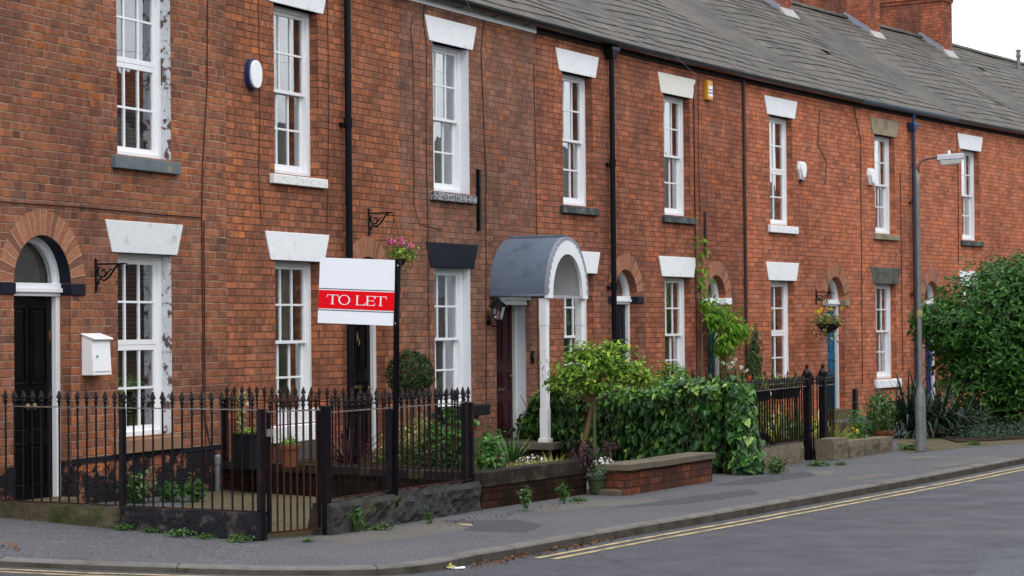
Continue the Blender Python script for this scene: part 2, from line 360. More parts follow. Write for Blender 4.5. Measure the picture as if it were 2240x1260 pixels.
M['navyplastic'] = plain('navy_plastic', (.012,.03,.12), .35, .1, 5, .45, bump=.02)
M['red'] = plain('red_sign_vinyl', (.66,.0015,.008), .5, .02, 5, .08, bump=.02)
M['signwhite'] = plain('white_sign_board', (.70,.72,.77), .4, .025, 3, .4, bump=.02)
M['signnavy'] = plain('navy_sign_line', (.008,.012,.04), .5, .03, 5, .1, bump=0)
M['yellowpaint'] = plain('worn_yellow_road_paint', (.37,.29,.15), .9, .15, 14, .1, bump=.3, dirt=(.12,.105,.085), dirt_lo=.44, dirt_hi=.66, dscale=7)
M['litter'] = plain('yellow_wrapper', (.28,.25,.03), .3, .3, 30, .5, bump=.5, bd=.01, dirt=(.3,.3,.28), dirt_lo=.55, dirt_hi=.6, dscale=30)
M['deadleaf'] = plain('dead_leaves', (.14,.06,.03), .8, .5, 12, .2)
M['mossstone'] = plain('mossy_kerb_stone', (.065,.055,.036), .95, .3, 7, .07, bump=1, bd=.02, dirt=(.035,.042,.014), dirt_lo=.45, dirt_hi=.62, dscale=4, fine=22)
M['blackstone'] = plain('black_painted_stone', (.014,.014,.017), .85, .3, 8, .07, bump=1, bd=.015, dirt=(.075,.06,.05), dirt_lo=.52, dirt_hi=.68, dscale=7, fine=22)
M['roughstone'] = plain('rough_dark_stone', (.038,.038,.038), .9, .4, 9, .07, bump=1, bd=.03, dirt=(.055,.052,.024), dirt_lo=.52, dirt_hi=.72, dscale=3, fine=14)
M['concretecap'] = plain('weathered_concrete_coping', (.115,.10,.075), .95, .2, 9, .07, bump=.5, dirt=(.08,.075,.05), dirt_lo=.5, dirt_hi=.7, dscale=3.5)
M['oldcap'] = plain('dark_engineering_coping', (.022,.018,.017), .9, .35, 9, .07, bump=.6, bd=.01, dirt=(.075,.07,.04), dirt_lo=.5, dirt_hi=.7)
M['blockstone'] = plain('sandstone_block', (.15,.12,.09), .95, .3, 6, .07, bump=.8, bd=.02, dirt=(.11,.10,.07), dirt_lo=.48, dirt_hi=.66, dscale=5, fine=20)
M['flag'] = plain('mossy_flagstone', (0.102,0.085,0.051), .95, .3, 6, .07, bump=.6, dirt=(0.075,0.068,0.034), dirt_lo=.5, dirt_hi=.7)
M['kerbface'] = plain('shaded_kerb_face', (.075,.065,.055), .95, .4, 7, .07, bump=.6, bd=.01, dirt=(.035,.035,.02), dirt_lo=.48, dirt_hi=.7, dscale=4)  # base tone carries the shade on the kerb face, dirt noise over it
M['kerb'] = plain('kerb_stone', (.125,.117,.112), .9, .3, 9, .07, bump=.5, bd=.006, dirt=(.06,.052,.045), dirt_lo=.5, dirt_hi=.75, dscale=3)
M['kerbdark'] = plain('dirty_kerb_joint', (.04,.036,.032), .95, .3, 9, .2)

def fabric(name, col, tr=.35):
    q = N(name); v = q.obj(); c = q.mix(q.noise(v, 9, 3), tuple(x*.8 for x in col), tuple(min(1, x*1.1) for x in col))
    a = q.n('BsdfDiffuse'); q.l(c, a.inputs[0]); b = q.n('BsdfTranslucent'); q.l(c, b.inputs[0])
    m = q.n('MixShader'); m.inputs[0].default_value = tr; q.l(a.outputs[0], m.inputs[1]); q.l(b.outputs[0], m.inputs[2]); return q.end(m)
M['curtcream'] = fabric('cream_curtain', (.84,.78,.60))
M['curtwhite'] = fabric('white_net_curtain', (.82,.83,.86))
M['curtgrey'] = fabric('grey_curtain', (.50,.50,.47))
M['curtgreen'] = fabric('green_curtain', (.44,.47,.30))
M['blind'] = plain('brown_slatted_blind', (.20,.125,.055), .5, .2, 10, .3, bump=0)

def glass():
    q = N('window_glass'); fr = q.n('Fresnel'); fr.inputs['IOR'].default_value = 1.5
    v = q.obj(); nb = q.bump(q.noise(v, 2.2, 2), .10, .02)
    q.l(nb, fr.inputs['Normal'])
    g = q.n('BsdfGlossy'); g.inputs['Roughness'].default_value = .015; g.inputs['Color'].default_value = (.96,.98,1,1); q.l(nb, g.inputs['Normal'])
    t = q.n('BsdfTransparent'); t.inputs['Color'].default_value = (.86,.88,.87,1)
    m = q.n('MixShader'); q.l(q.math('MULTIPLY_ADD', fr.outputs[0], 3.8, .03, clamp=True), m.inputs[0]); q.l(t.outputs[0], m.inputs[1]); q.l(g.outputs[0], m.inputs[2])
    return q.end(m)
M['glass'] = glass()

def slate():
    q = N('roof_slate'); sp = q.n('SeparateXYZ'); q.l(q.uv(), sp.inputs[0]); o = q.obj()
    c = q.ramp(sp.outputs[0], [(0, (.055,.053,.053)), (.3, (.072,.069,.067)), (.6, (.086,.079,.070)), (.85, (.078,.068,.072)), (1, (.115,.105,.09))])
    n2 = q.noise(o, 30, 4, .65); c = q.mix(1.0, c, q.ramp(n2, [(.3, .78), (.7, 1.18)]), 'MULTIPLY')
    big = q.noise(o, .9, 5, .6); c = q.mix(q.ramp(big, [(.40, 0.0), (.62, .7)]), c, (.100,.088,.070)); c = q.mix(1.0, c, q.ramp(q.noise(o, 2.3, 6, .7), [(.35, .72), (.65, 1.2)]), 'MULTIPLY')
    li = q.noise(o, 9, 6, .7); c = q.mix(q.ramp(li, [(.66, 0.0), (.72, .4)]), c, (.125,.12,.095))
    return q.end(q.pbr(c, .75, q.bump(n2, .35, .006), .14))
M['slate'] = slate()

def road():
    q = N('asphalt_road'); v = q.obj()
    c = q.mix(q.noise(v, .45, 5, .6), (.036,.037,.043), (.043,.044,.050))
    st = q.n('Mapping'); q.l(v, st.inputs['Vector']); st.inputs['Rotation'].default_value = (0, 0, R(-60)); st.inputs['Scale'].default_value = (.35, 1.1, 1)
    c = q.mix(q.ramp(q.noise(st.outputs[0], .9, 8, .7), [(.56, 0.0), (.78, .22)]), c, (.07,.071,.077))
    c = q.mix(q.ramp(q.noise(v, 3.1, 9, .8), [(.66, 0.0), (.72, .5)]), c, (.11,.11,.115))
    c = q.mix(q.ramp(q.noise(v, 1.7, 8, .75), [(.58, 0.0), (.68, .35)]), c, (.036,.038,.043))
    ag = q.noise(v, 60, 3, .75); c = q.mix(1.0, c, q.ramp(ag, [(.34, .5), (.5, 1.0), (.62, 1.9)]), 'MULTIPLY')
    vo = q.n('TexVoronoi', feature='DISTANCE_TO_EDGE'); q.l(v, vo.inputs['Vector']); vo.inputs['Scale'].default_value = .33; vo.inputs['Randomness'].default_value = 1
    wv = q.math('ADD', vo.outputs['Distance'], q.math('MULTIPLY_ADD', q.noise(v, 5, 5, .7), .10, -.05)); c = q.mix(q.ramp(wv, [(.0, .55), (.012, 0.0)]), c, (.02,.02,.022))
    return q.end(q.pbr(c, q.ramp(q.noise(v, 2, 4), [(.3, .6), (.7, .85)]), q.bump(ag, .6, .006), .2))
M['road'] = road()
def pave(name, lo, hi, spk=1.5):
    q = N(name); v = q.obj()
    c = q.mix(q.noise(v, .8, 6, .65), lo, hi)
    c = q.mix(q.ramp(q.noise(v, 2.6, 8, .7), [(.56, 0.0), (.7, .45)]), c, tuple(x*.55 for x in lo))
    ag = q.noise(v, 55, 3, .75); c = q.mix(1.0, c, q.ramp(ag, [(.34, .5), (.5, 1.0), (.64, spk)]), 'MULTIPLY')
    return q.end(q.pbr(c, .9, q.bump(ag, .7, .006), .10))
M['pave'] = pave('asphalt_pavement', (.055,.055,.062), (.092,.090,.094), 2.2)
M['pavelight'] = pave('concrete_pavement', (.080,.075,.070), (.125,.116,.107))
M['pavedark'] = pave('dark_asphalt_patch', (.045,.046,.052), (.066,.066,.071))
M['mossground'] = pave('mossy_path', (.06,.05,.03), (.10,.083,.05))
M['farground'] = pave('bare_ground', (.07,.065,.05), (.10,.09,.07))

def leafm(name, stops, rough=.45, tr=.3, spec=.22):
    q = N(name); sp = q.n('SeparateXYZ'); q.l(q.uv(), sp.inputs[0])
    c = q.ramp(sp.outputs[0], stops)
    c = q.mix(1.0, c, q.ramp(q.noise(q.obj(), 60, 2), [(.3, .8), (.7, 1.2)]), 'MULTIPLY')
    p = q.pbr(c, rough, None, spec); t = q.n('BsdfTranslucent'); q.l(c, t.inputs[0])
    m = q.n('MixShader'); m.inputs[0].default_value = tr; q.l(p.outputs[0], m.inputs[1]); q.l(t.outputs[0], m.inputs[2]); return q.end(m)
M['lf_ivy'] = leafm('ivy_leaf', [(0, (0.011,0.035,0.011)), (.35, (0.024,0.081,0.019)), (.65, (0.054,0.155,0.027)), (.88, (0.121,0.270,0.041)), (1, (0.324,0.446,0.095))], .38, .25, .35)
M['lf_box'] = leafm('dark_box_leaf', [(0, (.006,.022,.006)), (.6, (.016,.048,.012)), (1, (.045,.10,.028))], .5, .15, .15)
M['lf_lime'] = leafm('lime_green_leaf', [(0, (0.046,0.109,0.016)), (.5, (0.147,0.279,0.028)), (.8, (0.326,0.480,0.054)), (1, (0.496,0.465,0.093))], .45, .35)
M['lf_wist'] = leafm('wisteria_leaf', [(0, (0.061,0.149,0.014)), (.5, (0.135,0.311,0.024)), (.85, (0.257,0.446,0.041)), (1, (0.405,0.405,0.081))], .45, .4)
M['lf_laurel'] = leafm('laurel_leaf', [(0, (0.016,0.054,0.011)), (.5, (0.035,0.120,0.018)), (.85, (0.080,0.216,0.029)), (1, (0.192,0.320,0.064))], .42, .3, .28)
M['lf_bright'] = leafm('bright_shrub_leaf', [(0, (0.026,0.091,0.019)), (.5, (0.058,0.182,0.033)), (1, (0.169,0.325,0.078))], .4, .3)
M['lf_varieg'] = leafm('variegated_leaf', [(0, (.06,.085,.02)), (.35, (.15,.17,.04)), (.7, (.33,.33,.11)), (1, (.5,.48,.30))], .5, .3)
M['lf_yellow'] = leafm('yellow_grass_leaf', [(0, (.12,.15,.025)), (.5, (.32,.33,.06)), (1, (.55,.52,.18))], .5, .3)
M['lf_strap'] = leafm('dark_strap_leaf', [(0, (0.010,0.022,0.014)), (.6, (0.020,0.044,0.026)), (1, (0.056,0.080,0.048))], .5, .15, .2)
M['lf_green'] = leafm('mid_green_strap_leaf', [(0, (.03,.07,.02)), (.6, (.06,.13,.03)), (1, (.18,.22,.08))], .4, .2)
M['lf_purple'] = leafm('purple_strap_leaf', [(0, (.03,.010,.016)), (.6, (.075,.022,.035)), (1, (.16,.06,.07))], .4, .2)
M['lf_burg'] = leafm('burgundy_leaf', [(0, (.018,.007,.010)), (.6, (.045,.016,.022)), (1, (.14,.08,.09))], .45, .2)
M['lf_conifer'] = leafm('conifer_frond', [(0, (0.021,0.049,0.017)), (.6, (0.049,0.098,0.025)), (1, (0.126,0.168,0.049))], .6, .15, .3)
M['lf_ballcon'] = leafm('bright_conifer_frond', [(0, (0.042,0.112,0.011)), (.6, (0.098,0.224,0.017)), (1, (0.210,0.336,0.042))], .6, .2, .3)
M['lf_weed'] = leafm('weed_leaf', [(0, (.02,.06,.012)), (.6, (.05,.13,.025)), (1, (.14,.22,.05))], .5, .3)
M['lf_cover'] = leafm('dark_ground_cover_leaf', [(0, (.008,.02,.012)), (.7, (.018,.045,.022)), (1, (.04,.08,.035))], .5, .15)
M['pink'] = leafm('pink_petal', [(0, (.50,.06,.16)), (.6, (.68,.16,.32)), (1, (.8,.42,.55))], .6, .3)
M['redp'] = leafm('red_petal', [(0, (.5,.02,.03)), (1, (.7,.10,.12))], .6, .3)
M['whitep'] = leafm('white_petal', [(0, (.6,.55,.5)), (1, (.8,.8,.75))], .6, .3)
M['yellowp'] = leafm('yellow_petal', [(0, (.6,.45,.02)), (1, (.75,.62,.05))], .6, .3)
# ------------------------------------------------------------------ ground, road, pavement
def build_ground():
    g = MB(); g.quad((-900,-900,-.3), (900,-900,-.3), (900,900,-.3), (-900,900,-.3)); tag(g.build('ground', M['farground']), kind='structure')
    K = [(-30,22.5),(-14,18.4),(-8,16.75),(-4.6,15.98),(-3.72,15.85),(-3.03,15.76),(-2.42,15.76),(-1.85,15.72),(-1.33,15.66),(-.98,15.70),(-.74,15.86),(-.55,16.1),
         (-.41,16.36),(-.26,16.66),(0,17.04),(.5,17.88),(1.07,18.80),(1.85,20.02),(2.42,20.95),(3.59,22.86),(4.69,24.7),(6.46,27.79),(9.3,32.7),(14,41),(30,68),(60,118)]
    P = []                                     # densify
    for a, b in zip(K, K[1:]):
        n = max(1, int(math.dist(a, b)/.35)) if math.dist(a, b) < 12 else 6
        P += [(a[0]+(b[0]-a[0])*i/n, a[1]+(b[1]-a[1])*i/n) for i in range(n)]
    P.append(K[-1])
    nrm = []
    for i in range(len(P)):
        a, b = P[max(0, i-1)], P[min(len(P)-1, i+1)]; d = Vector((b[0]-a[0], b[1]-a[1])).normalized(); nrm.append((d.y, -d.x))
    def off(i, w): return P[i][0]+nrm[i][0]*w, P[i][1]+nrm[i][1]*w
    rd = MB(); kb = MB(); pv = MB(); kf = MB()
    ys = [0, .5, 1.2, 3, 8, 20, 40]
    for i in range(len(P)-1):
        for a, b in zip(ys, ys[1:]):
            pts = []
            for j, w in ((i, b), (i+1, b), (i+1, a), (i, a)):
                x, y = P[j]; pts.append((x, y-w, zroad(x)))
            rd.quad(*pts)
        # kerb: rounded nose, top and face
        def k(j, w, dz):
            x, y = off(j, w); return (x, y, zpave(P[j][0])+dz)
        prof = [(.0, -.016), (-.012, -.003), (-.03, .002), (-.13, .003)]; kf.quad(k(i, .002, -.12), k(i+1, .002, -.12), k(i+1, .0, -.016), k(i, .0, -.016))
        for (w0, d0), (w1, d1) in zip(prof, prof[1:]): kb.quad(k(i, w0, d0), k(i+1, w0, d0), k(i+1, w1, d1), k(i, w1, d1))
        q0, q1 = off(i, -.128), off(i+1, -.128)
        z0, z1 = zpave(P[i][0]), zpave(P[i+1][0])
        for a, b in zip([0, .6, 2, 6], [.6, 2, 6, 45]):
            pv.quad((q0[0], q0[1]+a, z0), (q1[0], q1[1]+a, z1), (q1[0], q1[1]+b, z1), (q0[0], q0[1]+b, z0))
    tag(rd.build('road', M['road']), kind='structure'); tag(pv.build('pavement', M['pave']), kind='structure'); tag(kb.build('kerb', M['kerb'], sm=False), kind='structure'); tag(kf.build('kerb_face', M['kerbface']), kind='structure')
    # joints between kerb stones
    jt = MB(); acc = 0
    for i in range(len(P)-1):
        acc += math.dist(P[i], P[i+1])
        if acc > .9 and -4 < P[i][0] < 9:
            acc = 0; t = Vector((-nrm[i][1], nrm[i][0], 0))*.005
            for (w0, d0), (w1, d1) in (((.005, -.12), (.004, -.012)), ((.004, -.012), (-.03, .006)), ((-.03, .006), (-.128, .007))):
                a = Vector((*off(i, w0), zpave(P[i][0])+d0)); b = Vector((*off(i, w1), zpave(P[i][0])+d1))
                jt.quad(a-t, a+t, b+t, b-t)
    tag(jt.build('kerb_joints', M['kerbdark']), kind='structure')
    # double yellow lines following the kerb, broken at the corner as in the photograph
    for w0, w1 in ((.17, .23), (.325, .385)):
        for lo, hi in ((-30, -1.2), (-.22+w0*.2, 30)):
            ln = MB()
            for i in range(len(P)-1):
                if lo <= P[i][0] <= hi:
                    a, b, c, d = off(i, w1), off(i+1, w1), off(i+1, w0), off(i, w0)
                    j = .004*math.sin(i*1.7)
                    ln.quad(*[(x+j, y, zroad(P[min(i+(m in (1, 2)), len(P)-1)][0])+.004) for m, (x, y) in enumerate((a, b, c, d))])
            tag(ln.build('yellow_line', M['yellowpaint']), kind='structure')
    def patch(name, pts, m, dz=.004):
        fine = []; q = random.Random(int(dz*1e5))                # ragged hand-cut outline
        for a, c in zip(pts, pts[1:]+pts[:1]):
            n = max(1, int((c-a).length/.12)); fine += [a+(c-a)*(i/n)+Vector((q.uniform(-.012, .012), q.uniform(-.02, .02), 0)) for i in range(n)]
        b = MB(); b.add([(p.x, p.y, zpave(p.x)+dz) for p in fine], [tuple(range(len(fine)))]); o = b.build(name, m); tag(o, kind='structure')
    G = lambda *a: [gp(x, y) for x, y in a]
    patch('pavement_patch', G((575,1187),(705,1181),(760,1190),(905,1176),(1008,1160),(1030,1150),(960,1140),(870,1152),(800,1163),(730,1170),(600,1180)), M['pavelight'], 0.00085)
    patch('pavement_patch', G((1010,1161),(1150,1165),(1190,1149),(1120,1136),(1040,1140),(985,1136),(960,1141),(1030,1150)), M['pavedark'], 0.00110)
    patch('pavement_patch', G((1160,1123),(1300,1110),(1450,1098),(1435,1090),(1300,1094),(1180,1108)), M['pavelight'], 0.00135)
    patch('pavement_patch', G((1330,1113),(1500,1102),(1660,1080),(1640,1070),(1500,1088),(1400,1102)), M['pavedark'], 0.00160)
    patch('pavement_patch', G((1700,1046),(1820,1040),(1835,1028),(1720,1034)), M['pavelight'], 0.00185)
    patch('pavement_patch', G((1560,1062),(1660,1058),(1790,1040),(1760,1032),(1650,1044)), M['pavedark'], 0.00210)
    patch('pavement_patch', G((1860,1052),(1960,1040),(1930,1034),(1850,1045)), M['pavelight'], 0.00235)
    patch('pavement_patch', G((1990,1005),(2060,1002),(2050,996),(1985,999)), M['pavelight'], 0.00260)
    patch('pavement_patch', G((2060,1024),(2230,1001),(2150,998),(2020,1020)), M['pavelight'], 0.00285)
    patch('yellow_mark', G((999,1145),(1008,1149),(1036,1151),(1030,1147)), M['yellowpaint'], .0028)
    # lighter repair in the carriageway, bottom right
    b = MB(); z = zroad(1)+.004
    pts = [gp(x, y, z) for x, y in ((2128,1262),(2150,1232),(2160,1215),(2200,1209),(2242,1196),(2300,1190),(2330,1262))]
    b.add([tuple(p) for p in pts], [tuple(range(len(pts)))]); tag(b.build('road_patch', M['pavelight2']), kind='structure')
    # moss path behind the far pavement
    b = MB(); pts = G((1965,985),(1990,992),(2120,978),(2250,968),(2250,955),(2000,958),(1962,962))
    b.add([(p.x, p.y, .0030) for p in pts], [tuple(range(len(pts)))]); tag(b.build('path', M['mossground']), kind='structure')
M['eaveshade'] = plain('shadowed_eaves_bricks', (.035,.028,.026), .95, .5, 30, .1)  # eaves bricks coloured near black to carry the shadow under the gutter
M['pavelight2'] = pave('paler_road_repair', (.062,.065,.072), (.09,.094,.10))
build_ground()

# ------------------------------------------------------------------ terraced houses
SP, AR = 2.15, .43                # springing height and radius of the door arches
WALLTOP, EAVE, RIDGEB, RIDGEZ = 5.80, 5.86, 4.05, 8.66

def win_parts(parent, x0, x1, z0, z1, style, curtain, mframe='white', lower_open=0.0):
    """style: 'sash' six over six, 'casement' PVC of equal frames, 'two' two over two of modern frames"""
    fm = M[mframe]; y0 = .115
    f = MB(); jw = .065 if style == 'sash' else .055
    f.box(x0, x0+jw, y0, y0+.12, z0, z1).box(x1-jw, x1, y0, y0+.12, z0, z1)
    hd = .05
    f.box(x0+jw, x1-jw, y0, y0+.12, z1-hd, z1)
    f.prism([(x0+jw, z0), (x1-jw, z0), (x1-jw, z0+.05), (x0+jw, z0+.05)], y0-.02, y0+.12)
    fr = f.build('window', fm, parent, bevel=.004)
    a, b, lo, hi = x0+jw, x1-jw, z0+.05, z1-hd; mid = (lo+hi)/2
    gl = MB(); n = 3 if style != 'two' else 2
    for k, (c, d, y) in enumerate(((mid-.018, hi, y0+.03), (lo, mid+.018, y0+(.068 if style == 'sash' else .03)))):
        if k and lower_open: c += lower_open; d += lower_open
        s = MB(); st, rt, rb = (.045, .04, .035) if k == 0 else (.045, .035, .075)
        if style != 'sash': st, rt, rb = .05, .05, .05
        if style != 'sash':
            if k == 0: c = mid+.002
            else: d = mid-.002
        s.box(a, a+st, y, y+.036, c, d).box(b-st, b, y, y+.036, c, d)
        s.box(a+st, b-st, y, y+.036, d-rt, d).box(a+st, b-st, y, y+.036, c, c+rb)
        bw = .011; ia, ib, ic, id_ = a+st, b-st, c+rb, d-rt
        cols_ = [ia+(ib-ia)*i/n for i in range(1, n)]
        for xx in cols_: s.box(xx-bw, xx+bw, y+.004, y+.03, ic, id_)
        zz = (ic+id_)/2; prev = ia
        for xx in cols_+[ib]:
            e = xx-bw if xx != ib else ib
            s.box(prev, e, y+.005, y+.029, zz-bw, zz+bw); prev = xx+bw
        s.build('sash', fm, fr)
        gl.quad((ia, y+.018, ic), (ib, y+.018, ic), (ib, y+.018, id_), (ia, y+.018, id_))
    gl.build('pane', M['glass'], fr)
    cy = y0+.22
    def drape(u0, u1, t0, t1, zt, zb, mm, amp=.02, freq=9):
        c = MB(); nn = 26; rows = 6; vs = []
        for j in range(rows+1):
            t = j/rows; zz = zt+(zb-zt)*t
            A = u0+(t0-u0)*t; B = u1+(t1-u1)*t
            for i in range(nn+1):
                x = A+(B-A)*i/nn+(.42 if A > (a+b)/2-.12 else 0)*(i/nn)**2; vs.append((x, cy+amp*math.sin(i/nn*freq*6.28)+.01*math.sin(i*2.3), zz))
        fs = [(j*(nn+1)+i, j*(nn+1)+i+1, (j+1)*(nn+1)+i+1, (j+1)*(nn+1)+i) for j in range(rows) for i in range(nn)]
        c.add(vs, fs).build('curtain', M[mm], fr, sm=True)
    W_ = b-a
    if curtain == 'blind' or curtain == 'blindlow':
        c = MB(); zz = lo
        top = hi if curtain == 'blind' else lo+(hi-lo)*.5
        while zz < top: c.add([(a, cy-.02, zz), (b+.25, cy-.02, zz), (b+.25, cy+.012, zz+.030), (a, cy+.012, zz+.030)], [(0,1,2,3)]); zz += .042
        c.build('blind', M['blind'], fr)
    elif curtain == 'creamtied':
        drape(a, a+W_*.5, a, a+W_*.12, hi, lo, 'curtcream'); drape(a+W_*.45, b, b-W_*.2, b, hi, lo, 'curtcream')
    elif curtain == 'creamright':
        drape(b-W_*.42, b, b-W_*.3, b, hi, lo, 'curtgreen'); drape(a, a+W_*.16, a, a+W_*.2, hi, lo, 'curtgrey')
    elif curtain == 'white':
        drape(a, b, a, b, mid-.02, lo, 'curtwhite', .016, 12); drape(b-W_*.3, b, b-W_*.25, b, hi, lo, 'curtgrey')
    elif curtain == 'sides':
        drape(a, a+W_*.33, a, a+W_*.25, hi, lo, 'curtcream'); drape(b-W_*.33, b, b-W_*.28, b, hi, lo, 'curtwhite')
    elif curtain == 'grey':
        drape(a, a+W_*.3, a, a+W_*.3, hi, lo, 'curtgrey'); drape(b-W_*.4, b, b-W_*.4, b, hi, lo, 'curtgrey')
    elif curtain == 'green':
        drape(a, a+W_*.45, a, a+W_*.4, hi, lo, 'curtgreen'); drape(b-W_*.5, b, b-W_*.45, b, hi, lo, 'curtwhite')
    return fr

def lintel(parent, xc, zb, m, w0=1.15, w1=1.38, h=.31, lab=None, dy=.012):
    b = MB().prism([(xc-w0/2, zb), (xc+w0/2, zb), (xc+w1/2, zb+h), (xc-w1/2, zb+h)], -dy, .11)
    o = b.build('lintel', M[m], parent, bevel=.005)
    if lab: o['label'] = lab
def sill(parent, xc, zt, m, w=1.17, h=.125, pr=.055, lab=None):
    b = MB(); x0, x1 = xc-w/2, xc+w/2
    b.add([(x0,-pr,zt-h),(x1,-pr,zt-h),(x1,.118,zt-h),(x0,.118,zt-h),(x0,-pr,zt-.018),(x1,-pr,zt-.018),(x1,.118,zt),(x0,.118,zt)],
          [(0,3,2,1),(4,5,6,7),(0,1,5,4),(1,2,6,5),(2,3,7,6),(3,0,4,7)])
    o = b.build('sill', M[m], parent, bevel=.008)
    if lab: o['label'] = lab

def arch_pts(xc, r, n=20, zc=SP): return [(xc-r*math.cos(math.pi*i/n), zc+r*math.sin(math.pi*i/n)) for i in range(n+1)]

def door_parts(parent, xc, w, m, impost, z0=.17, fan=True, soffit=None, knobs=None, numberless=True):
    x0, x1 = xc-w/2, xc+w/2; r = w/2; y0 = .12
    top = 2.03 if fan else 2.06
    f = MB(); jw = .06
    f.box(x0, x0+jw, y0, y0+.11, z0, top).box(x1-jw, x1, y0, y0+.11, z0, top)
    f.box(x0, x1, y0-.012, y0+.10, top, top+.035).box(x0-.0, x1+.0, y0-.04, y0+.10, top+.035, top+.075).box(x0, x1, y0-.02, y0+.10, top+.075, SP if fan else top+.12)
    if fan:
        o_, i_ = arch_pts(xc, r), arch_pts(xc, r-.055)
        vs = []; n = len(o_)
        for (a, b), (c, d) in zip(o_, i_): vs += [(a, y0, b), (c, y0, d), (a, y0+.09, b), (c, y0+.09, d)]
        fs = []
        for i in range(n-1):
            p, q = 4*i, 4*i+4; fs += [(p, q, q+1, p+1), (p+1, q+1, q+3, p+3), (p+2, p+3, q+3, q+2)]
        f.add(vs, fs)
    fr = f.build('door_frame', M['white'], parent, bevel=.004)
    if fan:
        g = MB(); pts = arch_pts(xc, r-.055); g.add([(a, y0+.05, b) for a, b in pts]+[(xc, y0+.05, SP)], [(i+1, i, len(pts)) for i in range(len(pts)-1)]); g.build('fanlight', M['glass'], fr); fb = MB(); fb.add([(a_, y0+.11, b_) for a_, b_ in pts]+[(xc, y0+.11, SP)], [(i+1, i, len(pts)) for i in range(len(pts)-1)]); fb.build('fanlight_grey_sheet', M['curtgrey'], fr)  # pale sheet added behind the glass for its grey reflection
    a, b = x0+jw, x1-jw; d = MB(); yd = y0+.05
    d.box(a, b, yd, yd+.045, z0, top)
    st = .09; mid = (a+b)/2
    for (za, zb) in ((top-.09-.72, top-.09), (z0+.62+.0, top-.09-.72-.13), (z0+.12, z0+.52)):
        for (xa, xb) in ((a+st, mid-.035), (mid+.035, b-st)):
            if zb-za < .05: continue
            # mouldings proud of the leaf, raised field inside
            d.box(xa, xb, yd-.014, yd, zb-.02, zb).box(xa, xb, yd-.014, yd, za, za+.02).box(xa, xa+.018, yd-.012, yd, za+.02, zb-.02).box(xb-.018, xb, yd-.012, yd, za+.02, zb-.02)
            d.box(xa+.045, xb-.045, yd-.008, yd, za+.05, zb-.05)
    dr = d.build('door', M[m], parent, bevel=.003)
    if knobs: knobs(dr, a, b, mid, yd)
    else:
        k = MB(); k.lathe([(.004,0),(.022,.004),(.026,.02),(.016,.04),(.004,.045)], n=10); o = k.build('door_knob', M['brass'], dr); o.location = (b-.09, yd, 1.05); o.rotation_euler = (R(90), 0, 0)
        MB().box(mid-.11, mid+.11, yd-.016, yd, .86, .90).build('letter_plate', M['brass'], dr)
    st_ = MB().box(x0, x1, -.10, y0+.18, -.05, z0); st_.build('doorstep', M['flag'], parent, bevel=.01)
    if fan:
        for sx in (-1, 1):                       # impost blocks either side at the springing
            im = MB(); e = x0 if sx < 0 else x1
            xa, xb = (e-.22, e+.012) if sx < 0 else (e-.012, e+.22)
            im.box(xa, xb, -.018, .118, SP-.11, SP-.005)
            im.build('impost', M[impost], parent, bevel=.006)
        vo = MB(); n = 20; ro, ri = r+.235, r+.001   # ring of brick voussoirs
        for i in range(n):
            t0, t1 = math.pi*i/n, math.pi*(i+1)/n
            p = lambda rr, t: (xc-rr*math.cos(t), -.003, SP+rr*math.sin(t))
            rm = r+.08
            vo.add([p(ri, t0), p(ri, t1), p(ro, t1), p(ro, t0)], [(3, 2, 1, 0)], [[(rm*t0, ro), (rm*t1, ro), (rm*t1, ri), (rm*t0, ri)]])
        vo.build('arch', M['arch'], parent)
        if soffit:
            so_ = MB(); pts = arch_pts(xc, r-.003)
            for (a_, b_), (c_, d_) in zip(pts, pts[1:]): so_.quad((a_, -.002, b_), (a_, y0, b_), (c_, y0, d_), (c_, -.002, d_))
            so_.build('arch_soffit', M[soffit], parent)

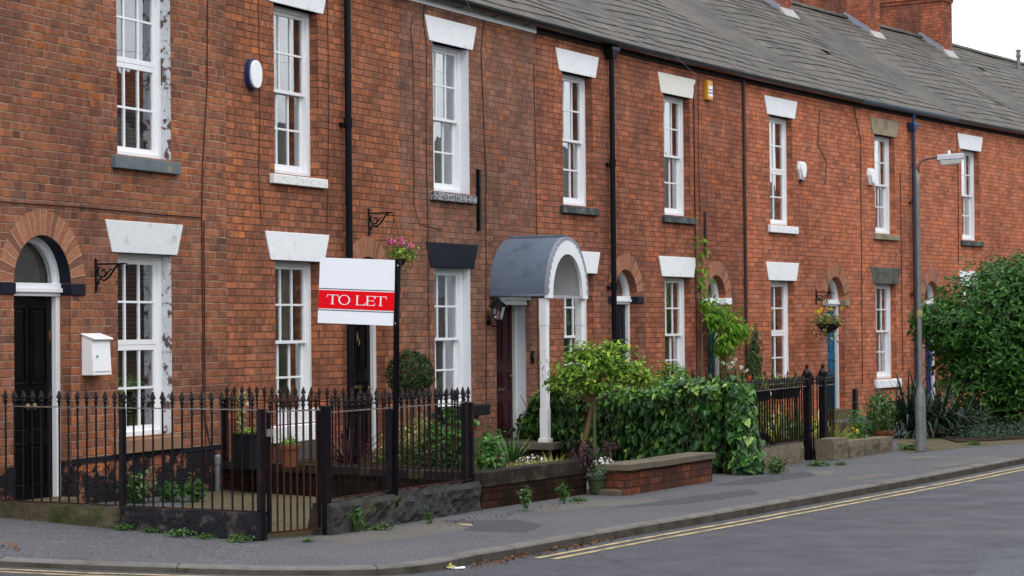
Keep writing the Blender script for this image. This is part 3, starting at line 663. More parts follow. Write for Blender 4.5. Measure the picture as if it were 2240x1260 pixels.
def house(k, s0, s1, mat, label, wins, doors, **o):
    p0, p1 = fpos(s0), fpos(s1); Lh = (p1-p0).length; ang = math.atan2(p1.y-p0.y, p1.x-p0.x)
    h = thing('terraced_house', label, 'house', p0, ang, 'terraced houses in the brick row')
    lx = lambda s: (s-s0)*Lh/(s1-s0)
    # neighbouring houses meet behind the bend
    def bend(s):                                # half the turn between this house and its neighbour
        return math.tan(abs(fang(s-.3)-fang(s+.3))/2) if BND[0] < s < BND[-1] else 0
    kl, kr = bend(s0), bend(s1)
    def X(x, b):                                # x stretched with depth b
        t = x/Lh; return x - b*kl*(1-t) + b*kr*t
    # front wall with openings
    ops = []                                    # x0,x1,z0,z1,arch
    for w in wins: ops.append((lx(w['s'])-.48, lx(w['s'])+.48, w['z0'], w['z1'], False))
    for d in doors: ops.append((lx(d['s'])-d.get('w', .86)/2, lx(d['s'])+d.get('w', .86)/2, -.3, SP if d.get('fan', True) else 2.12, d.get('fan', True)))
    ZA = 2.64
    xs = sorted(set([0, Lh]+[v for q in ops for v in q[:2]])); zs = sorted(set([-.3, ZA, WALLTOP]+[v for q in ops for v in q[2:4]]))
    b = MB()
    for xa, xb in zip(xs, xs[1:]):
        for za, zb in zip(zs, zs[1:]):
            cx_, cz_ = (xa+xb)/2, (za+zb)/2
            if any(q[0] < cx_ < q[1] and q[2] < cz_ < q[3] for q in ops): continue
            if any(q[4] and q[0] < cx_ < q[1] and SP < cz_ < ZA for q in ops): continue
            b.quad((xa, 0, za), (xb, 0, za), (xb, 0, zb), (xa, 0, zb))
    D = .26
    for x0, x1, z0, z1, ar in ops:
        b.quad((x0, 0, z0), (x0, D, z0), (x0, D, z1), (x0, 0, z1)[::1]); b.quad((x1, D, z0), (x1, 0, z0), (x1, 0, z1), (x1, D, z1))
        b.quad((x0, 0, z0), (x1, 0, z0), (x1, D, z0), (x0, D, z0))
        if not ar: b.quad((x0, D, z1), (x1, D, z1), (x1, 0, z1), (x0, 0, z1))
        else:
            pts = arch_pts((x0+x1)/2, (x1-x0)/2)
            for (a, c), (e, f) in zip(pts, pts[1:]):
                b.quad((a, 0, c), (e, 0, f), (e, 0, ZA), (a, 0, ZA)); 
                b.add([(a, 0, c), (a, D, c), (e, D, f), (e, 0, f)], [(0, 1, 2, 3)], [[(0, c), (D, c), (D, f), (0, f)]])
    b.build('wall', M[mat], h)
    # rear and party walls, floors
    r = MB(); Dp = 8.1
    r.quad((X(Lh, Dp), Dp, -.3), (X(0, Dp), Dp, -.3), (X(0, Dp), Dp, EAVE), (X(Lh, Dp), Dp, EAVE))
    for x in (0, Lh):
        r.add([(x, D, -.3), (X(x, Dp), Dp, -.3), (X(x, Dp), Dp, EAVE), (X(x, RIDGEB), RIDGEB, RIDGEZ-.08), (x, D, EAVE)], [(0,1,2,3,4)])
    r.build('rear_wall', M['loft'], h)
    fl = MB()
    for z in (.12, 2.95, 5.6): fl.quad((0, D, z), (Lh, D, z), (X(Lh, Dp), Dp, z), (X(0, Dp), Dp, z))
    fl.quad((0, 2.6, .12), (Lh, 2.6, .12), (Lh, 2.6, 5.6), (0, 2.6, 5.6))
    fl.build('floor', M['interior'], h)
    # slate roof: overlapping courses, each slate its own tile inside one mesh
    rf = MB(); rnd = random.Random(100+k)
    y_e, z_e = -.13, EAVE-.02; sl = math.hypot(RIDGEB-y_e, RIDGEZ-z_e); ny = -(RIDGEZ-z_e)/sl; nz_ = (RIDGEB-y_e)/sl
    nc = int(sl/.245); ex = sl/nc
    def sp(x, t, lift):
        bb = y_e+(RIDGEB-y_e)*t/sl; zz = z_e+(RIDGEZ-z_e)*t/sl
        g_ = s0+x; sag = .04*math.sin(g_*.9)*math.sin(t/sl*3.14)+.010*math.sin(g_*2+t*2)
        return (X(x, bb), bb+ny*(lift+sag), zz+nz_*(lift+sag))
    for j in range(nc):
        x = -.02-(.18 if j % 2 else 0); t0 = j*ex; t1 = t0+ex
        while x < Lh+.02:
            w = .36+rnd.uniform(-.015, .015); xa, xb = max(-.02, x+.003), min(Lh+.02, x+w-.003); x += w
            if xb-xa < .02: continue
            l = .012+rnd.uniform(0, .008); dt = rnd.uniform(-.012, .012) if rnd.random() < .92 else rnd.uniform(-.04, .02)
            if rnd.random() < .006: continue
            u = (rnd.random(), 0)
            wv = .022*math.sin((s0+x)*1.3+j*.7)+.015*math.sin((s0+x)*.5+j*2.1); dt += wv; a, c, d, e = sp(xa, t0+dt, l), sp(xb, t0+dt+rnd.uniform(-.006, .006), l), sp(xb, t1+.05, .001), sp(xa, t1+.05, .001)
            a2, c2 = sp(xa, t0+dt, -.004), sp(xb, t0+dt, -.004)
            rf.add([a, c, d, e, a2, c2], [(0,1,2,3), (4,5,1,0), (4,0,3), (5,2,1)], [u]*4)
    bs = [sp(0, 0, -.008), sp(Lh, 0, -.008), sp(Lh, sl, -.008), sp(0, sl, -.008)]
    rf.add(bs, [(0,1,2,3)], [(0, 0)])
    rf.add([sp(0, sl, 0), sp(Lh, sl, 0), (X(Lh, Dp+.1), Dp+.1, EAVE-.05), (X(0, Dp+.1), Dp+.1, EAVE-.05)], [(0,1,2,3)], [(.5, 0)])
    roof = rf.build('roof', M['slate'], h)
    rt = MB(); x = 0
    while x < Lh:
        e = min(Lh, x+.45); rnd_dz = rnd.uniform(-.006, .008)
        prev = None
        pts0 = [(X(x, RIDGEB), RIDGEB-.11*math.cos(t), RIDGEZ-.02+rnd_dz+.09*math.sin(t)) for t in [math.pi*i/6 for i in range(7)]]
        pts1 = [(X(e-.008, RIDGEB), p[1], p[2]) for p in pts0]
        rt.add(pts0+pts1, [(i, i+7, i+8, i+1) for i in range(6)]+[tuple(range(7)), tuple(range(13, 6, -1))], [(.3, 0)]*8); x += .45
    rt.build('ridge_tiles', M['slate'], roof)
    # eaves
    if o.get('fascia'): MB().box(0, Lh, -.022, 0, 5.70, 5.80).build('fascia', M['white'], h)
    else: MB().box(0, Lh, -.03, 0, 5.71, 5.80).build('eaves_course', M['eaveshade'], h)
    gm = M[o.get('gutter', 'gutter')]; g = MB(); rr = .074; n = 8; yc, zc = -.120, 5.838
    for (ra, fl_) in ((rr, False), (rr-.006, True)):
        ring = [(yc-ra*math.cos(math.pi*i/n), zc-ra*math.sin(math.pi*i/n)) for i in range(n+1)]
        for (ya, za), (yb, zb) in zip(ring, ring[1:]):
            q_ = [(0, ya, za), (Lh, ya, za), (Lh, yb, zb), (0, yb, zb)]
            g.quad(*(q_ if not fl_ else q_[::-1]))
    g.box(0, Lh, yc-rr-.006, yc-rr+.002, zc-.004, zc+.008)
    gut = g.build('gutter', gm, h)
    x = .5
    while x < Lh:
        MB().box(x-.008, x+.008, yc-.01, -.0, zc-rr-.010, zc-rr-.001).build('gutter_bracket', gm, gut); x += .95
    for w in wins:
        win_parts(h, lx(w['s'])-.48, lx(w['s'])+.48, w['z0'], w['z1'], w.get('style', 'sash'), w.get('c', 'grey'), w.get('mf', 'white'), w.get('lo', 0))
        xc = lx(w['s'])
        lintel(h, xc, w['z1'], w.get('lin', 'whitelintel'), lab=w.get('ll'))
        sill(h, xc, w['z0'], w.get('sill', 'blacksill'), lab=w.get('sl'), h=w.get('sh', .12), w=w.get('sw', 1.17))
        if w.get('rev'):
            rv = MB(); e = .003; x0, x1 = xc-.48+e, xc+.48-e
            rv.quad((x0, -.0, w['z0']), (x0, .115, w['z0']), (x0, .115, w['z1']), (x0, -.0, w['z1'])); rv.quad((x1, .115, w['z0']), (x1, 0, w['z0']), (x1, 0, w['z1']), (x1, .115, w['z1']))
            rv.build('painted_reveal', M[w['rev']], h)
    for d in doors: door_parts(h, lx(d['s']), d.get('w', .86), d['m'], d.get('imp', 'stonelintel'), d.get('z0', .17), d.get('fan', True), d.get('soffit'), d.get('knobs'))
    for s, m, hop, zt, zb in o.get('pipes', []):
        x = lx(s); p = MB(); yy = -.085; pr = .040
        z = zt; p.tube([(x, yy, zb), (x, yy, zt)], pr, 12)
        if hop: pass
        else: p.tube([(x, yy, zt), (x, yy-.02, 5.80)], pr, 12)
        zz = zb+.35
        while zz < zt: p.tube([(x, yy, zz), (x, yy, zz+.09)], pr+.010, 12).tube([(x, yy, zz+.09), (x, yy, zz+.11)], pr+.016, 12).box(x-.075, x+.075, -.03, -.002, zz+.02, zz+.06); zz += 1.78
        dp = p.build('downpipe', M[m], h, sm=False)
        if hop:
            q_ = MB(); q_.add([(x-.05, yy-.05, zt-.02), (x+.05, yy-.05, zt-.02), (x+.05, -.01, zt-.02), (x-.05, -.01, zt-.02), (x-.12, yy-.07, zt+.10), (x+.12, yy-.07, zt+.10), (x+.12, -.01, zt+.10), (x-.12, -.01, zt+.10)], [(0,3,2,1),(0,1,5,4),(1,2,6,5),(2,3,7,6),(3,0,4,7)])
            q_.box(x-.13, x+.13, yy-.08, -.005, zt+.10, zt+.15).tube([(x, yy, zt+.1), (x, -.11, 5.80)], .03, 8)
            q_.build('hopper', M[hop], dp, bevel=.004)
    if o.get('extra'): o['extra'](h, lx, Lh, X)
    if o.get('chim'):
        c = MB(); x0, x1, y0, y1 = -.28, .28, 3.42, 5.35; sh = lambda x, y: X(0, y)+x+o['chim']
        def cb(a0, a1, b0, b1, z0, z1): c.box(sh(0, 4)+a0, sh(0, 4)+a1, b0, b1, z0, z1)
        cb(x0, x1, y0, y1, 7.6, 9.50); cb(x0-.03, x1+.03, y0-.03, y1+.03, 9.50, 9.58); cb(x0-.06, x1+.06, y0-.06, y1+.06, 9.58, 9.74); cb(x0-.02, x1+.02, y0-.02, y1+.02, 9.74, 9.82)
        ch = c.build('chimney', M['chim'], h)
        for i in range(4):
            MB().lathe([(.13, 0), (.12, .05), (.10, .07), (.095, .42), (.115, .44), (.11, .48), (.08, .48), (.08, .2)], sh(0, 4), 3.75+i*.45, 9.82, 12).build('chimney_pot', M['terracotta'], ch, sm=False)
        # stepped lead flashing on both flanks, pale fillet along the front
        for sx in (-1, 1):
            fl_ = MB(); xf = sh(0, 4)+(x0-.008 if sx < 0 else x1+.008)
            n = 9
            for i in range(n):
                ya, yb = y0+(RIDGEB-y0)*i/n, y0+(RIDGEB-y0)*(i+1)/n
                za = z_e+(RIDGEZ-z_e)*(ya-y_e)/(RIDGEB-y_e)
                fl_.box(min(xf, xf-sx*.006), max(xf, xf-sx*.006), ya, yb+.002, za-.05, za+.17)
            fl_.build('flashing', M['leadlight'], ch)
        za = z_e+(RIDGEZ-z_e)*(y0-y_e)/(RIDGEB-y_e)
        f2 = MB(); f2.add([(sh(0,4)+x0-.05, y0-.16, za-.09), (sh(0,4)+x1+.05, y0-.16, za-.09), (sh(0,4)+x1+.03, y0-.004, za+.10), (sh(0,4)+x0-.03, y0-.004, za+.10), (sh(0,4)+x0-.05, y0-.16, za-.14), (sh(0,4)+x1+.05, y0-.16, za-.14), (sh(0,4)+x1+.03, y0-.004, za-.1), (sh(0,4)+x0-.03, y0-.004, za-.1)], [(0,1,2,3),(4,5,1,0),(5,6,2,1),(7,4,0,3)])
        f2.build('flashing', M['mortarwhite'], ch)
    return h, lx

U0, U1, G0, G1 = 3.41, 5.27, .67, 2.46
def uw(s, **k): return dict(s=s, z0=U0, z1=U1, **k)
def gw(s, **k): return dict(s=s, z0=G0, z1=G1, **k)

def knobsA(dr, a, b, mid, yd):
    for x in (mid-.04, mid+.06):                 # the knocker pair at mid height
        k = MB(); k.lathe([(.004,0),(.020,.004),(.034,.018),(.036,.032),(.02,.046),(.004,.05)], n=14); o = k.build('door_knob', M['brass'], dr, sm=True); o.location = (x, yd, 1.02); o.rotation_euler = (R(90), 0, 0)
    k = MB(); k.box(b-.075, b-.045, yd-.02, yd, 1.62, 1.72).build('latch', M['brass'], dr)
    k = MB(); k.lathe([(.003,0),(.014,.003),(.016,.014),(.003,.018)], n=10); o = k.build('keyhole_cover', M['brass'], dr); o.location = (b-.05, yd, .80); o.rotation_euler = (R(90), 0, 0)
def knobsB(dr, a, b, mid, yd):
    k = MB(); k.tube([(mid, yd-.02, 1.62), (mid-.03, yd-.03, 1.56), (mid, yd-.035, 1.50), (mid+.03, yd-.03, 1.56), (mid, yd-.02, 1.62)], .008, 6).box(mid-.02, mid+.02, yd-.02, yd, 1.60, 1.67); k.build('knocker', M['brass'], dr)
    k = MB(); k.lathe([(.004,0),(.022,.004),(.026,.02),(.016,.04),(.004,.045)], n=10); o = k.build('door_knob', M['brass'], dr); o.location = (b-.07, yd, 1.0); o.rotation_euler = (R(90), 0, 0)
    MB().box(mid-.11, mid+.11, yd-.016, yd, 1.0, 1.04).build('letter_plate', M['brass'], dr)

def exA(h, lx, Lh, X):
    p = MB(); e = -.004; xd0, xd1 = lx(-1.73)-.43, lx(-1.73)+.43; g = MB()
    g.box(-0.0, xd0-.012, e, .0, -.2, .50); g.box(xd1, Lh, e, .0, -.2, .50)
    g.quad((xd1-.003, .118, -.1), (xd1-.003, e, -.1), (xd1-.003, e, .50), (xd1-.003, .118, .50))
    g.build('plinth', M['plinth'], h)
    b = MB().box(xd1+.0, Lh+.0, -.010, -.0045, .47, .515).build('plinth_band', M['blacklintel'], h)
house(0, -3.6, 1.5, 'brickA', 'leftmost brick house with arched black front door and slatted window blinds', 
      [uw(-.04, style='casement', c='blindlow', mf='whiteclean', lin='greylintel', sill='slatesill', rev='peelreveal', sl='blue grey stone sill', sh=.14),
       gw(-.05, style='casement', c='blind', mf='whiteclean', lin='greylintel', sill='sandsill', rev='peelreveal', sl='brown sandstone sill', sh=.15)],
      [dict(s=-1.735, m='blackdoor', imp='blacklintel', w=.87, soffit='blacklintel', knobs=knobsA)], extra=exA)
def exB(h, lx, Lh, X):
    xc = lx(2.94); MB().box(xc-.50, xc+.50, -.05, -.001, .18, .56).build('under_sill_panel', M['grey'], h)
    MB().box(xc-.47, xc+.475, -.02, .11, .67, .82).build('window_bed', M['white'], h, bevel=.005)
house(1, 1.5, 5.35, 'brickB', 'house behind the sign board with white sills and a black downpipe by its door',
      [uw(2.95, c='creamright', sill='peelwhite', sl='white sill streaked green'), gw(2.94, c='creamtied', sill='whitelintel', sh=.2)],
      [dict(s=4.54, m='blackdoor', imp='blacklintel', w=.80, knobs=knobsB)], pipes=[(3.95, 'pipeblack', None, 5.70, 0.1)], extra=exB) if M.setdefault('peelwhite', plain('streaked_white_sill', (.70,.71,.70), .7, .08, 6, .3, bump=.3, dirt=(.20,.21,.13), dirt_lo=.56, dirt_hi=.72, dscale=16)) else None
def exC(h, lx, Lh, X):
    x = lx(7.36); MB().box(x-.022, x+.022, -.05, -.002, 2.95, 3.74).build('iron_strap', M['pipeblack'], h)
    for sx in (-.03,): 
        xw = lx(8.3)
        MB().quad((xw+.427, .118, .17), (xw+.427, -.002, .17), (xw+.427, -.002, 2.12), (xw+.427, .118, 2.12)).build('painted_reveal', M['whitereveal'], h)
        pass
        MB().box(xw-.46, xw+.52, -.05, -.001, 2.06, 2.16).box(xw-.42, xw+.42, -.03, -.001, 2.00, 2.06).build('door_head', M['white'], h, bevel=.005)
house(2, 5.35, 9.12, 'brickC', 'brown brick house with a maroon door and one black lintel',
      [uw(6.68, c='sides', sill='peelsill', rev='whitereveal', lo=.0, ll='white painted lintel with grey streaks', sl='sill with flaking black and white paint'), gw(6.67, c='sides', lin='blacklintel', sill='blacksill', rev='whitereveal', ll='black painted lintel')],
      [dict(s=8.3, m='maroon', fan=False, w=.86, z0=.22)], fascia=True, extra=exC)
house(3, 9.12, 12.65, 'brickD', 'narrow house right of the curved porch with a black downpipe left of its arched door',
      [uw(10.41, c='white', sill='blacksill'), gw(10.39, c='grey', sill='blacksill')],
      [dict(s=11.96, m='navy', imp='blacklintel', w=.78)], pipes=[(11.37, 'pipeblack', 'pipeblack', 5.60, .1)])
def exE(h, lx, Lh, X):
    x = lx(14.81); MB().box(x-.018, x+.018, -.04, -.002, 2.83, 3.50).build('iron_strap', M['brownpipe'], h)
    x = lx(16.38); MB().tube([(x, -.03, .1), (x, -.03, 5.75)], .028, 8).build('wall_pipe', M['brownpipe'], h)
    x = lx(14.45); MB().box(x-.012, x+.012, -.02, -.002, .2, 5.5).build('wall_conduit', M['brownpipe'], h)
house(4, 12.65, 16.4, 'brickE', 'red brick house with a green climber by its door and yellow alarm box',
      [uw(13.83, c='grey', sill='blacksill', lin='creamlintel', ll='cream painted lintel'), gw(13.80, c='white', sill='blacksill')],
      [dict(s=15.25, m='teal', imp='whitelintel', w=.72)], extra=exE)
house(5, 16.4, 21.3, 'brickF', 'orange brick house with the light blue arched door, white sills and two-pane-wide modern windows',
      [uw(17.93, style='two', c='grey', mf='whiteclean', sill='whitelintel', sh=.14), gw(17.92, style='two', c='green', mf='whiteclean', sill='whitelintel', sh=.15)],
      [dict(s=20.25, m='bluedoor', imp='stonelintel', w=.82)], extra=lambda h, lx, Lh, X: MB().box(lx(21.03)-.05, lx(21.03)+.05, -.07, -.002, -.1, .52).build('black_vent_pipe', M['plasticblack'], h))
house(6, 21.3, 26.0, 'brickG', 'house behind the street lamp with bare sandstone lintels and a blue rainwater hopper',
      [uw(22.63, c='sides', lin='stonelintel', sill='stonelintel', ll='bare sandstone lintel'), gw(22.61, c='green', lin='darkstone', sill='whitelintel', sh=.17, ll='dark weathered stone lintel')],
      [dict(s=24.9, m='royal', imp='stonelintel', w=.78)], pipes=[(23.84, 'pipeblue', 'blueh', 5.45, .1)], gutter='tealgutter')
def exH(h, lx, Lh, X): pass
house(7, 26.0, 30.3, 'brickG', 'far house above the big laurel with its upper window beside the lamp head',
      [uw(27.03, c='grey', sill='blacksill'), gw(27.02, c='grey', sill='blacksill')], [dict(s=28.6, m='maroon', imp='stonelintel', w=.8)], chim=-.45)
house(8, 30.3, 34.6, 'brickF', 'second farthest slate roofed house with the middle of the three brick chimney stacks', [uw(31.8, sill='blacksill')], [], chim=-.30)
def exJ(h, lx, Lh, X):
    x, y = 5.0, 3.65; z = 5.84+(8.66-5.84)*(y+.13)/4.18
    MB().lathe([(.05,-.1),(.05,.30),(.075,.31),(.075,.36),(.055,.37),(.055,.46),(.075,.47),(.075,.50),(.02,.51)], x, y, z, 12).build('flue_pipe', M['galv'], h)
house(9, 34.6, 43.5, 'brickG', 'farthest house at the right edge with a metal flue poking above its slate ridge', [], [], chim=-.35, extra=exJ)
# ------------------------------------------------------------------ foliage
SHAPES = {
 'oval': [(.0,0),(.3,.24),(.65,.22),(1,0)],
 'round': [(.0,0),(.18,.32),(.6,.36),(.9,.18),(1,0)],
 'lance': [(.0,0),(.3,.13),(.7,.11),(1,0)],
 'ivy': [(.0,.03),(-.12,.30),(.02,.50),(.26,.46),(.34,.30),(.50,.36),(.72,.16),(1,0)],
 'needle': [(.0,0),(.4,.07),(1,0)],
 'petal': [(.0,.05),(.4,.42),(.85,.36),(1,0)],
}
def leaf(mb, p, n, d, size, shape, u, fold=.22, w=1.0):
    d = (d-n*d.dot(n))
    if d.length < 1e-4: d = Vector((1, 0, 0)).cross(n)
    d.normalize(); s = d.cross(n)
    o = SHAPES[shape]; m = len(o); vs = []
    for sg in (1, -1):
        for a, b in o: vs.append(p+d*(a*size)+s*(sg*b*size*w)+n*(b*size*fold-a*a*size*.15))
    mb.add(vs, [tuple(range(m)), tuple(range(2*m-1, m-1, -1))], [(u, 0), (u, 0)])
def rv(r): 
    while True:
        v = Vector((r.uniform(-1,1), r.uniform(-1,1), r.uniform(-1,1)))
        if .05 < v.length < 1: return v.normalized()
def cloud(mb, c, rad, n, size, shape, seed=0, lump=.28, lf=2.2, depth=.45, up=.35, hang=.0, w=1.0, flat=0, zmin=None, clump=0.0):
    r = random.Random(seed); c = Vector(c); k = 0; off_ = Vector((seed*3.1, seed*1.7, 0))
    while k < n:
        v = rv(r); e = 1+lump*noise.noise(v*lf+off_)*2+lump*.5*noise.noise(v*lf*3+off_)
        if clump and noise.noise(v*lf*2.2+off_*2) < -clump+r.uniform(0, .25): 
            if r.random() < .75: continue
        t = e*(1-depth*r.random()**1.6)
        p = c+Vector((v.x*rad[0]*t, v.y*rad[1]*t, v.z*rad[2]*t))
        if zmin is not None and p.z < zmin: continue
        nn = (Vector((v.x/rad[0], v.y/rad[1], v.z/rad[2])).normalized()+rv(r)*.75+Vector((0,0,up))).normalized()
        d = (rv(r)+v*.5+Vector((0,0,-hang*2))).normalized()
        leaf(mb, p, nn, d, size*r.uniform(.65, 1.2), shape, min(1, max(0, r.gauss(.45, .24))), w=w); k += 1
def blades(mb, c, n, length, width, seed=0, spread=.9, droop=.8, r0=.04, lean=None, umin=0, umax=1):
    r = random.Random(seed); c = Vector(c)
    for i in range(n):
        a = r.uniform(0, 6.283); el = r.uniform(.1, 1)**.7; L_ = length*r.uniform(.6, 1.05); th = spread*el*1.2
        d = Vector((math.cos(a)*math.sin(th), math.sin(a)*math.sin(th), math.cos(th)))
        if lean: d = (d+Vector(lean)).normalized()
        p = c+Vector((math.cos(a), math.sin(a), 0))*r0*r.random(); m = 6; side = Vector((-math.sin(a), math.cos(a), 0)); side = (side+rv(r)*.3).normalized()
        vs = []; u = r.uniform(umin, umax)
        for j in range(m+1):
            t = j/m; wd = width*(.55+.9*t if t < .4 else (1-t)*1.55)*.5+.0005
            vs += [p-side*wd, p+side*wd]; p = p+d*(L_/m); d = (d+Vector((0, 0, -droop*(.12+t*.5)*el))).normalized()
        mb.add(vs, [(2*j, 2*j+1, 2*j+3, 2*j+2) for j in range(m)], [(u, 0)]*m)
def stems(mb, c, tips, r=.008, bend=.1, seed=0):
    q = random.Random(seed); c = Vector(c)
    for t in tips:
        t = Vector(t); mid = (c+t)/2+Vector((q.uniform(-bend, bend), q.uniform(-bend, bend), q.uniform(0, bend)))*(t-c).length
        pts = [c*(1-s_)**2+mid*2*s_*(1-s_)+t*s_*s_ for s_ in (0, .25, .5, .75, 1)]; mb.tube(pts, [r, r*.85, r*.7, r*.55, r*.35], 6, False)
def rtips(c, rad, n, seed, zlo=-.2):
    q = random.Random(seed+50); o = []
    while len(o) < n:
        v = rv(q)
        if v.z > zlo: o.append(Vector(c)+Vector((v.x*rad[0], v.y*rad[1], v.z*rad[2]))*.85)
    return o
def shrub(name, label, cat, base, c, rad, n, size, shape, m, seed, group=None, stem=8, sr=.008, **k):
    t = thing(name, label, cat, base, 0, group); b = Vector(base); cc = Vector(c)-b
    mb = MB(); cloud(mb, cc, rad, n, size, shape, seed, **k); mb.build('foliage', M[m], t)
    if stem: sm_ = MB(); stems(sm_, (0, 0, -.03), rtips(cc, rad, stem, seed), sr, .15, seed); sm_.build('stems', M['bark'], t)
    return t

# ------------------------------------------------------------------ things fixed to the house fronts
def wallthing(name, label, cat, s, z, group=None): return thing(name, label, cat, fpos(s, .001, z), fang(s), group)   # local x along the wall, -y out to the street

t = wallthing('alarm_box', 'tall white and navy alarm box high on the orange brickwork between two upper windows', 'alarm box', 1.99, 4.43)
def ovalp(w, h, n=24, e=2.6): return [(w*math.copysign(abs(math.cos(a))**(2/e), math.cos(a)), h*math.copysign(abs(math.sin(a))**(2/e), math.sin(a))) for a in [-math.pi/2+2*math.pi*i/n for i in range(n)]]
MB().prism(ovalp(.125, .165, e=2.3), -.055, 0).build('back_plate', M['navyplastic'], t, bevel=.006); MB().prism(ovalp(.112, .15, e=2.3), -.085, -.056).build('cover', M['whiteclean'], t, bevel=.010)
t = wallthing('alarm_box', 'yellow alarm box under the eaves left of the brown wall pipe', 'alarm box', 14.95, 5.45)
MB().box(-.10, .10, -.07, 0, -.155, .155).build('cover', M['yellowbox'], t, bevel=.012); MB().box(-.075, .075, -.075, -.071, -.10, .07).build('label_panel', M['whiteclean'], t)
MB().box(-.07, .07, -.078, -.0755, -.05, -.035).box(-.07, .07, -.078, -.0755, .0, .012).build('printed_bars', M['signnavy'], t)
for s, lab, tip in ((18.72, 'white alarm box with navy tip right of the two-pane-wide upper window', True), (21.9, 'plain white alarm box left of the upper window with the sandstone lintel', False)):
    t = wallthing('alarm_box', lab, 'alarm box', s, 4.39 if tip else 4.455, 'white hexagonal alarm boxes')
    MB().prism([(-.07,-.16),(.07,-.16),(.15,.02),(.12,.15),(-.12,.15),(-.15,.02)], -.05, 0).build('back_plate', M['whiteclean'], t, bevel=.008)
    MB().prism([(-.05,-.13),(.05,-.13),(.11,.02),(.085,.12),(-.085,.12),(-.11,.02)], -.09, -.051).build('cover', M['whiteclean'], t, bevel=.015)
    if tip: MB().box(-.06, .06, -.07, 0, -.20, -.161).build('strobe', M['navyplastic'], t, bevel=.006)

t = wallthing('mailbox', 'white metal mailbox with a sloping lid beside the black front door', 'mailbox', -.985, 1.27)
t.rotation_euler[2] += 0
b = MB(); W2, Hh, Dd = .15, .38, .135
b.add([(-W2, -Dd, .02), (W2, -Dd, .02), (W2, 0, .02), (-W2, 0, .02), (-W2, -Dd+.02, Hh-.02), (W2, -Dd+.02, Hh-.02), (W2, 0, Hh+.02), (-W2, 0, Hh+.02)], [(0,3,2,1),(4,5,6,7),(0,1,5,4),(1,2,6,5),(2,3,7,6),(3,0,4,7)]); b.build('body', M['whiteclean'], t, bevel=.006)
MB().add([(-W2-.012, -Dd-.012, Hh-.028), (W2+.012, -Dd-.012, Hh-.028), (W2+.012, 0, Hh+.022), (-W2-.012, 0, Hh+.022), (-W2-.012, -Dd-.012, Hh-.012), (W2+.012, -Dd-.012, Hh-.012), (W2+.012, 0, Hh+.036), (-W2-.012, 0, Hh+.036)], [(0,3,2,1),(4,5,6,7),(0,1,5,4),(1,2,6,5),(2,3,7,6),(3,0,4,7)]).build('lid', M['whiteclean'], t, bevel=.004)
d = MB().add([(-W2+.02, -Dd-.006, .055), (W2-.02, -Dd-.006, .055), (W2-.02, -Dd+.012, Hh-.06), (-W2+.02, -Dd+.012, Hh-.06), (-W2+.02, -Dd+.004, .055), (W2-.02, -Dd+.004, .055), (W2-.02, -Dd+.02, Hh-.06), (-W2+.02, -Dd+.02, Hh-.06)], [(0,1,2,3),(0,4,5,1),(1,5,6,2),(2,6,7,3),(3,7,4,0)]).build('door', M['whiteclean'], t, bevel=.003)
MB().lathe([(.002,0),(.012,.002),(.012,.012),(.002,.014)], n=10).build('lock', M['chrome'], d, loc=(-W2+.055, -Dd+.002, .20)).rotation_euler = (R(90), 0, 0)

def bracket(s, z, label, h=.26, ln=.34, ang=0):
    t = wallthing('hanging_bracket', label, 'bracket', s, z, 'scrolled iron brackets')
    t.rotation_euler[2] += ang
    b = MB(); b.box(-.011, .011, -.018, 0, -h, .03).box(-.010, .010, -ln, -.018, -.016, 0)
    def P(a, c): return (0, -a, c)
    sc = []
    for i in range(22):
        t_ = i/21; a = t_*4.2*math.pi/2; rr = .065*(1-t_*.8); sc.append(P(.085+rr*math.cos(a+2.2), -.085+rr*math.sin(a+2.2)))
    b.tube(sc, .0095, 5); b.tube([P(.012, -h+.05), P(.035, -h+.075), P(.05, -.14), P(.10, -.165), P(.16, -.13), P(.205, -.07), P(.235, -.03), P(.27, -.012)], .010, 5)
    b.tube([P(.13, -.10), P(.15, -.075), P(.18, -.06), P(.20, -.075), P(.195, -.09)], .007, 5); b.tube([P(.235, -.03), P(.26, -.045), P(.275, -.03)], .007, 5)
    b.tube([P(ln, -.006), P(ln+.03, -.006), P(ln+.04, -.03), P(ln+.03, -.05), P(ln+.012, -.045)], .006, 5); b.lathe([(.0,-.015),(.014,0),(.0,.015)], 0, -.006, .04, 8).lathe([(.0,-.015),(.012,0),(.0,.015)], 0, -.006, -h-.008, 8)
    b.build('scrollwork', M['iron'], t); return t
bracket(-.90, 2.345, 'scrolled iron bracket left of the ground-floor blinds window', ln=.32)
bracket(4.56, 3.065, 'scrolled iron bracket above the pink hanging basket', ln=.30)
bracket(19.35, 2.28, 'small iron bracket left of the light blue door', .2, .3)

